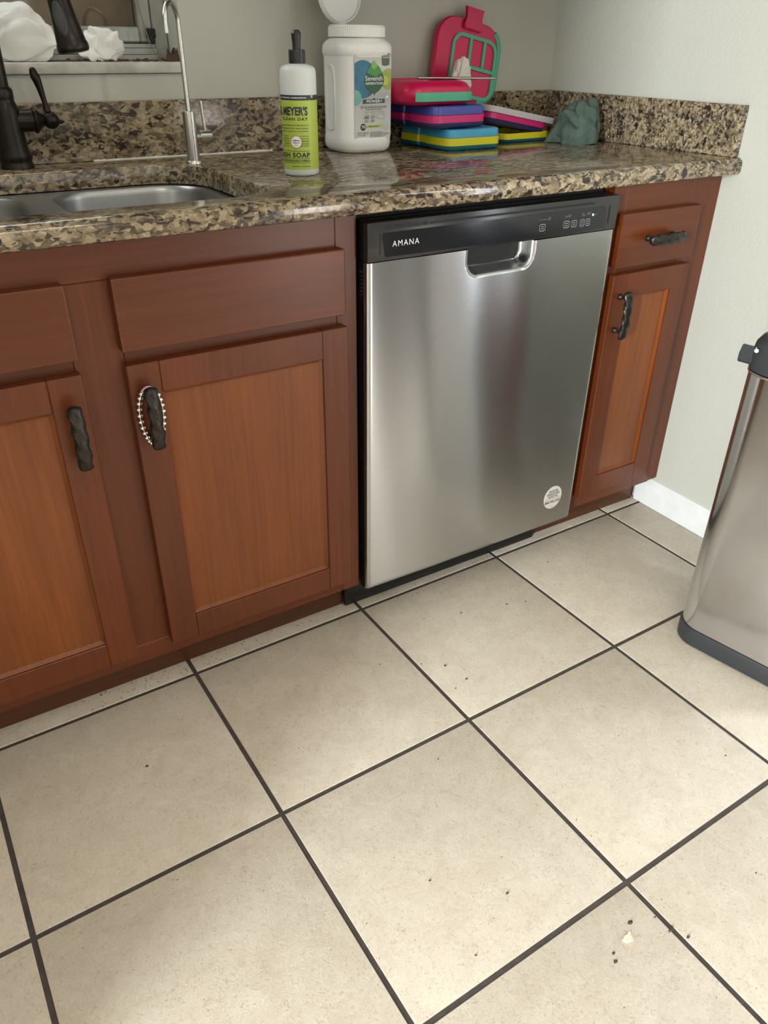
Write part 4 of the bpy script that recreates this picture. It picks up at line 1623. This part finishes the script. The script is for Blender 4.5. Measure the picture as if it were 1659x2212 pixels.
bm = bmesh.new()
loft(bm, [ldpts(LW - 0.006, LH - 0.006, 0.050, -0.0045), ldpts(LW, LH, 0.052, -0.001), ldpts(LW, LH, 0.052, 0.010), ldpts(LW - 0.008, LH - 0.008, 0.050, 0.020), ldpts(LW - 0.03, LH - 0.03, 0.045, 0.024)])
shell = obj('lid_shell', bm, M['magenta'], ld, 40)
bm = bmesh.new()
# mint edge along the right side and lower corner
rg = []
out = [p for p in rrect(LW + 0.002, LH + 0.002, 0.053, 0, 0, 0, 12)]
sel = out[39:] + out[:8]
for dy, sc_ in ((-0.004, 0.89), (-0.0066, 0.90), (-0.0072, 0.95), (-0.0055, 1.0), (-0.001, 1.015), (0.011, 1.015), (0.015, 0.985)):
    rg.append([(p[0] * sc_, dy, LH / 2 + p[1] * sc_) for p in sel])
loft(bm, rg, False, False, closed=False)
obj('edge_seal', bm, M['mint'], ld, 60)
# gasket ribs: outer ring and dividers
bm = bmesh.new()
gw, gh, gcx, gcz = 0.136, 0.136, 0.016, LH / 2 - 0.012
A = [(p[0] + gcx, p[1] + gcz) for p in rrect(gw, gh, 0.030, 0, 0, 0, 8)]
B = [(p[0] + gcx, p[1] + gcz) for p in rrect(gw - 0.016, gh - 0.016, 0.022, 0, 0, 0, 8)]
y0_, y1_ = -0.0085, -0.004
a0 = ring(bm, [(x, y1_, z) for x, z in A])
a1 = ring(bm, [(x, y0_, z) for x, z in A])
b1_ = ring(bm, [(x, y0_, z) for x, z in B])
b0 = ring(bm, [(x, y1_, z) for x, z in B])
n = len(A)
for i in range(n):
    j = (i + 1) % n
    bm.faces.new((a0[i], a0[j], a1[j], a1[i]))
    bm.faces.new((a1[i], a1[j], b1_[j], b1_[i]))
    bm.faces.new((b1_[i], b1_[j], b0[j], b0[i]))
zm = gcz + 0.004
for x0_, x1_, z0_, z1_ in ((gcx - 0.018, gcx - 0.009, gcz - gh / 2 + 0.006, gcz + gh / 2 - 0.006), (gcx + 0.024, gcx + 0.033, zm, gcz + gh / 2 - 0.006), (gcx - 0.010, gcx + gw / 2 - 0.006, zm - 0.009, zm)):
    bm_box(bm, x0_, x1_, y0_ + 0.0002, y1_, z0_, z1_, 0.001)
obj('gasket', bm, M['mint'], ld, 40)
bm = bmesh.new()
pr_ = [(-0.026, LH - 0.022), (0.026, LH - 0.022), (0.028, LH - 0.012), (0.020, LH + 0.002), (0.0215, LH + 0.016), (0.029, LH + 0.024), (-0.029, LH + 0.024), (-0.0215, LH + 0.016), (-0.020, LH + 0.002), (-0.028, LH - 0.012)]
prism(bm, pr_, 'y', -0.014, -0.004)
bmesh.ops.bevel(bm, geom=bm.edges[:], offset=0.002, segments=2, affect='EDGES')
obj('lid_latch', bm, M['magenta'], ld, 40)

# two flat containers right of the stack
b3z = ztop(0.44)
b3 = thing('lunch_box', 'flat open container with yellow rim on dark teal base beside the grey cloth', 'lunch box', (0.738, 0.505, b3z), 0.05, GB)
bm = loft_box([(0.0, 0.010), (0.002, 0.005), (0.007, 0.0015), (0.0085, 0.001)])(0.160, 0.125, 0.022, False)
obj('base', bm, M['teal'], b3, 35)
bm = bmesh.new()
loft(bm, [rrect(0.160 - 2 * o_, 0.125 - 2 * o_, 0.022 - o_, z) for z, o_ in ((0.0087, 0.0), (0.0215, 0.0), (0.022, 0.0006), (0.022, 0.004), (0.0105, 0.005))])
obj('seal_band', bm, M['yellow'], b3, 35)
b4 = thing('lunch_box', 'tilted pink container with frosted lid resting on the yellow-rimmed container', 'lunch box', (0.726, 0.508, ztop(0.5) + 0.0300), 0, GB, rot=(0, 0.170, 0.04))
for nm, L, c in (('base', [(0.0, 0.012), (0.002, 0.008), (0.009, 0.0045), (0.0105, 0.004)], 'slate'), ('seal_band', [(0.0107, 0.004), (0.0112, 0.003), (0.0235, 0.003), (0.024, 0.0035)], 'pink'),
                 ('lid', [(0.0242, 0.001), (0.025, 0.0), (0.036, 0.0), (0.038, 0.0015), (0.0385, 0.004), (0.0380, 0.012)], 'frost')):
    b_ = loft_box(L)(0.232 if nm == 'lid' else 0.205, 0.115, 0.024, False)
    q = obj(nm, b_, M[c], b4, 35)
    if nm != 'lid':
        q.location.x = -0.012

# crumpled napkin behind the straw
M['tissue'] = plain('tissue_paper', (0.76, 0.72, 0.66), 0.85, sss=0.1, bump=0.2, bscale=220)
M['tissue_w'] = plain('white_tissue', (0.80, 0.79, 0.75), 0.85, sss=0.1)


def crumple(name, label, cat, loc, sx, sy, sz, seed, amp, freq, mat, sub=5, rotz=0.0):
    """crushed paper: an upright lump broken by many straight creases"""
    rr = random.Random(seed)
    bm = bmesh.new()
    bmesh.ops.create_icosphere(bm, subdivisions=sub, radius=1.0)
    creases = []
    for k in range(16):
        n_ = V(rr.gauss(0, 1), rr.gauss(0, 1), rr.gauss(0, 0.7)).normalized()
        creases.append((n_, rr.uniform(0.8, 2.6) * freq, rr.uniform(0, 1), amp * rr.uniform(0.25, 0.9)))
    off = V(seed * 3.7, seed * 1.9, seed * 5.1)
    for v in bm.verts:
        p = v.co.copy()
        q = p + noise.noise_vector(p * 1.3 + off) * 0.35
        d = 0.0
        for n_, f, ph, a in creases:
            t = (q.dot(n_) * f + ph) % 1.0
            d += a * (abs(2 * t - 1) - 0.5) * (0.5 + abs(noise.noise(p * 1.7 + n_ * 7)))
        q = p * (1 + d * 0.45) + noise.noise_vector(p * 1.1 + off * 2) * 0.28
        v.co = V(q.x * sx, q.y * sy, q.z * sz)
    zmin = min(v.co.z for v in bm.verts)
    for v in bm.verts:
        v.co.z = max(0.0, v.co.z - zmin - 0.25 * sz)
    o = obj(name, bm, mat, None, 22)
    o.location = loc
    o.rotation_euler.z = rotz
    return tag(o, label, cat)


crumple('crumpled_napkin', 'small crumpled white napkin in front of the upright magenta lid', 'napkin', (0.565, 0.500, b1z + 0.0930), 0.034, 0.020, 0.047, 3, 0.28, 0.9, M['tissue'], 5, 0.5)

# ------------------------------------------------------------------ dish cloth
M['cloth'] = plain('sage_cloth', S(84, 101, 92), 0.95, bump=0.9, bscale=260, var=0.3, vscale=45)
bm = bmesh.new()
NR, NA = 26, 90
rows = []
for i in range(NR + 1):
    t = i / NR
    row = []
    for k in range(NA):
        a = 2 * PI * k / NA
        fold = 0.5 * math.sin(3 * a + 0.6) + 0.30 * math.sin(5 * a + 2.1) + 0.16 * math.sin(9 * a + 4 * t)
        r = 0.012 + 0.050 * t ** 0.6 * (1 + 0.38 * fold * t)
        z = 0.088 * (1 - t ** 2.4) * (1 + 0.12 * math.sin(2 * a + 1)) + 0.020 * fold * t * (1 - t) * 2
        p = V(r * math.cos(a), 0.85 * r * math.sin(a), max(0.0, z))
        nz_ = noise.noise_vector(p * 36 + V(9, 2, 5)) * 0.015 + noise.noise_vector(p * 95) * 0.005
        p = p + nz_ * (0.4 + 0.6 * t)
        p.x += 0.022 * (1 - t)
        if t > 0.97:
            p.z = max(0.0, p.z * 0.3)
        row.append(bm.verts.new((p.x, p.y, max(0.0, p.z))))
    rows.append(row)
for i in range(NR):
    for k in range(NA):
        j = (k + 1) % NA
        bm.faces.new((rows[i][k], rows[i][j], rows[i + 1][j], rows[i + 1][k]))
bm.faces.new(rows[0])
# a corner of the cloth flipped up towards the lunch boxes
ear = [[(-0.030, -0.020, 0.030), (-0.052, -0.012, 0.052), (-0.072, -0.006, 0.074), (-0.080, -0.010, 0.083)],
       [(-0.024, -0.040, 0.022), (-0.044, -0.034, 0.038), (-0.062, -0.026, 0.058), (-0.074, -0.020, 0.076)],
       [(-0.014, -0.046, 0.034), (-0.022, -0.040, 0.052), (-0.034, -0.030, 0.066), (-0.046, -0.022, 0.074)],
       [(-0.004, -0.026, 0.050), (-0.014, -0.020, 0.062), (-0.026, -0.014, 0.072), (-0.036, -0.010, 0.078)]]
loft(bm, [list(c) for c in zip(*ear)], True, True)
o = obj('dish_cloth', bm, M['cloth'], None, 180)
o.location = (0.842, 0.375, ztop(0.33))
so = o.modifiers.new('Subdivision', 'SUBSURF')
so.levels = so.render_levels = 1
tag(o, 'crumpled sage green dish cloth by the right upstand', 'cloth')

# ------------------------------------------------------------------ on the window sill
sz_ = WZ0 + 0.0215
crumple('plastic_bag', 'large crumpled white bag on the window sill behind the faucet', 'bag', (-0.395, 0.640, sz_), 0.078, 0.026, 0.050, 5, 0.32, 0.8, M['tissue_w'], 5, 0.0)
crumple('crumpled_tissue', 'small crumpled white tissue on the window sill beside the spray head', 'tissue', (-0.235, 0.636, sz_), 0.040, 0.020, 0.033, 8, 0.38, 0.9, M['tissue_w'], 5, 0.0)
M['leaf_dry'] = plain('dry_leaf', (0.085, 0.045, 0.025), 0.9, var=0.4, vscale=90)
rnd = random.Random(11)


def debris(bm, c, r, rz):
    b_ = [V(r * math.cos(a) * rnd.uniform(0.6, 1.2), r * 0.7 * math.sin(a) * rnd.uniform(0.6, 1.2), 0) for a in [2 * PI * k / 7 for k in range(7)]]
    lo = [bm.verts.new(V(*c) + V(p.x, p.y, 0.0)) for p in b_]
    hi = [bm.verts.new(V(*c) + V(p.x * 0.7, p.y * 0.7, rz * rnd.uniform(0.5, 1.2))) for p in b_]
    for i in range(7):
        j = (i + 1) % 7
        bm.faces.new((lo[i], lo[j], hi[j], hi[i]))
    bm.faces.new(lo)
    bm.faces.new(hi)


bm = bmesh.new()
for k in range(70):
    x = rnd.uniform(-0.30, -0.088)
    y = rnd.uniform(0.606, 0.668)
    r = rnd.uniform(0.0015, 0.006)
    debris(bm, (x, y, sz_), r, r * 0.9)
o = obj('dry_debris', bm, M['leaf_dry'], None)
tag(o, 'brown dry crumbs and leaf bits scattered along the window sill', 'debris', kind='stuff')
bm = bmesh.new()
for k in range(9):
    debris(bm, (rnd.uniform(-0.010, 0.010), rnd.uniform(-0.008, 0.008), 0.0), 0.006, rnd.uniform(0.010, 0.028))
o = obj('dead_leaf', bm, M['leaf_dry'], None)
o.location = (-0.098, 0.622, sz_)
tag(o, 'curled brown dead leaf in the right corner of the window sill', 'leaf')
bm = bmesh.new()
tube(bm, [V(-0.150, 0.676, 1.40), V(-0.148, 0.672, 1.25), V(-0.142, 0.660, 1.17), V(-0.133, 0.648, 1.115), V(-0.122, 0.640, sz_ + 0.004), V(-0.116, 0.632, sz_ + 0.0015)], 0.0011, 6)
o = obj('blind_cord', bm, plain('cord', (0.20, 0.16, 0.11), 0.8), None, 180)
tag(o, 'thin tan cord hanging down in front of the window', 'cord')

# ------------------------------------------------------------------ waste bin
wb = thing('waste_bin', 'tall smudged steel waste bin with black lid and base by the white wall', 'bin', (0.692, -0.563, 0.0), 0.20)
CW, CD = 0.24, 0.36


def cring(off, z, r=0.055):
    return rrect(CW - 2 * off, CD - 2 * off, max(0.02, r - off), z, 0, 0, 10)


bm = bmesh.new()
loft(bm, [cring(0.004, 0.0008), cring(0.0, 0.003), cring(-0.001, 0.040), cring(0.0005, 0.0435)])
obj('base_ring', bm, M['can_black'], wb, 40)
bm = bmesh.new()
loft(bm, [cring(0.003, 0.0437), cring(0.003, 0.300), cring(0.003, 0.617)], False, False)
obj('steel_body', bm, M['can_steel'], wb, 60)
bm = bmesh.new()
loft(bm, [cring(0.001, 0.6172), cring(0.0, 0.6185), cring(0.0, 0.6215), cring(0.002, 0.6222)], False, False)
obj('steel_rim', bm, M['steel'], wb, 60)
bm = bmesh.new()
loft(bm, [cring(0.006, 0.622), cring(0.001, 0.6235), cring(0.0005, 0.648), cring(0.004, 0.670), cring(0.012, 0.682), cring(0.03, 0.690), cring(0.06, 0.693)])
lid = obj('lid', bm, M['can_black'], wb, 40)
bm = bmesh.new()
loft(bm, [cring(0.045, 0.6915), cring(0.047, 0.6960), cring(0.053, 0.6975)])
obj('lid_panel', bm, plain('bin_lid_grey', (0.06, 0.063, 0.066), 0.5), lid, 40)
bm = bmesh.new()
prism(bm, [(-0.080, 0.632), (-0.080, 0.655), (-0.086, 0.660), (-0.092, 0.660), (-0.100, 0.646), (-0.100, 0.634), (-0.096, 0.629)], 'y', CD / 2 - 0.030, CD / 2 + 0.012)
hg = obj('hinge', bm, M['can_black'], wb)
bm = bmesh.new()
tube(bm, [V(-0.0800, CD / 2 - 0.012, 0.6615), V(-0.1125, CD / 2 - 0.022, 0.6615)], 0.0035, 14)
obj('hinge_screw', bm, M['bead'], hg, 40)

# ------------------------------------------------------------------ crumbs on the floor
M['crumb'] = plain('floor_crumbs', (0.09, 0.065, 0.045), 0.9, var=0.4, vscale=200)
bm = bmesh.new()
rnd = random.Random(21)
spots = [(-0.0323, -0.8326, 0.005), (-0.094, -0.862, 0.004), (-0.088, -0.852, 0.003), (0.010, -0.872, 0.0045), (0.024, -0.893, 0.003), (0.006, -0.846, 0.002), (0.30, -0.14, 0.003), (0.345, -0.155, 0.0025),
         (0.055, -0.235, 0.0035), (0.015, -0.205, 0.002), (0.07, -0.29, 0.003), (0.035, -0.30, 0.002), (-0.56, -0.17, 0.0035), (-0.10, -0.43, 0.002), (-0.25, -0.62, 0.0025), (-0.16, -0.70, 0.003),
         (-0.06, -0.16, 0.002), (-0.26, -0.75, 0.002), (0.36, -0.70, 0.002), (0.20, -0.88, 0.002), (0.19, -0.11, 0.0025), (0.50, -0.06, 0.002), (0.885, 0.03, 0.0025)]
for x, y, r in spots:
    debris(bm, (x, y, 0.0002), r, r * 0.7)
for k in range(150):       # dust thrown along the toe kick
    x = rnd.gauss(-0.45, 0.10) if k < 70 else rnd.uniform(-0.6, 0.6)
    y = (0.058 if x < -0.06 else 0.043) - abs(rnd.gauss(0, 0.022))
    debris(bm, (x, y, 0.0001), rnd.uniform(0.0006, 0.0017), 0.001)
for k in range(45):
    debris(bm, (rnd.uniform(-0.7, 0.5), rnd.uniform(-1.0, 0.0), 0.0001), rnd.uniform(0.0006, 0.0014), 0.0008)
o = obj('floor_crumbs', bm, M['crumb'], None)
tag(o, 'brown crumbs and specks scattered over the floor tiles', 'crumbs', kind='stuff')
bm = bmesh.new()
debris(bm, (0, 0, 0), 0.011, 0.003)
debris(bm, (0.007, 0.004, 0), 0.006, 0.0035)
o = obj('food_flake', bm, plain('cream_flake', S(226, 216, 188), 0.7), None)
o.location = (-0.055, -0.848, 0.0002)
tag(o, 'small cream coloured food flake on the nearest floor tile', 'flake')
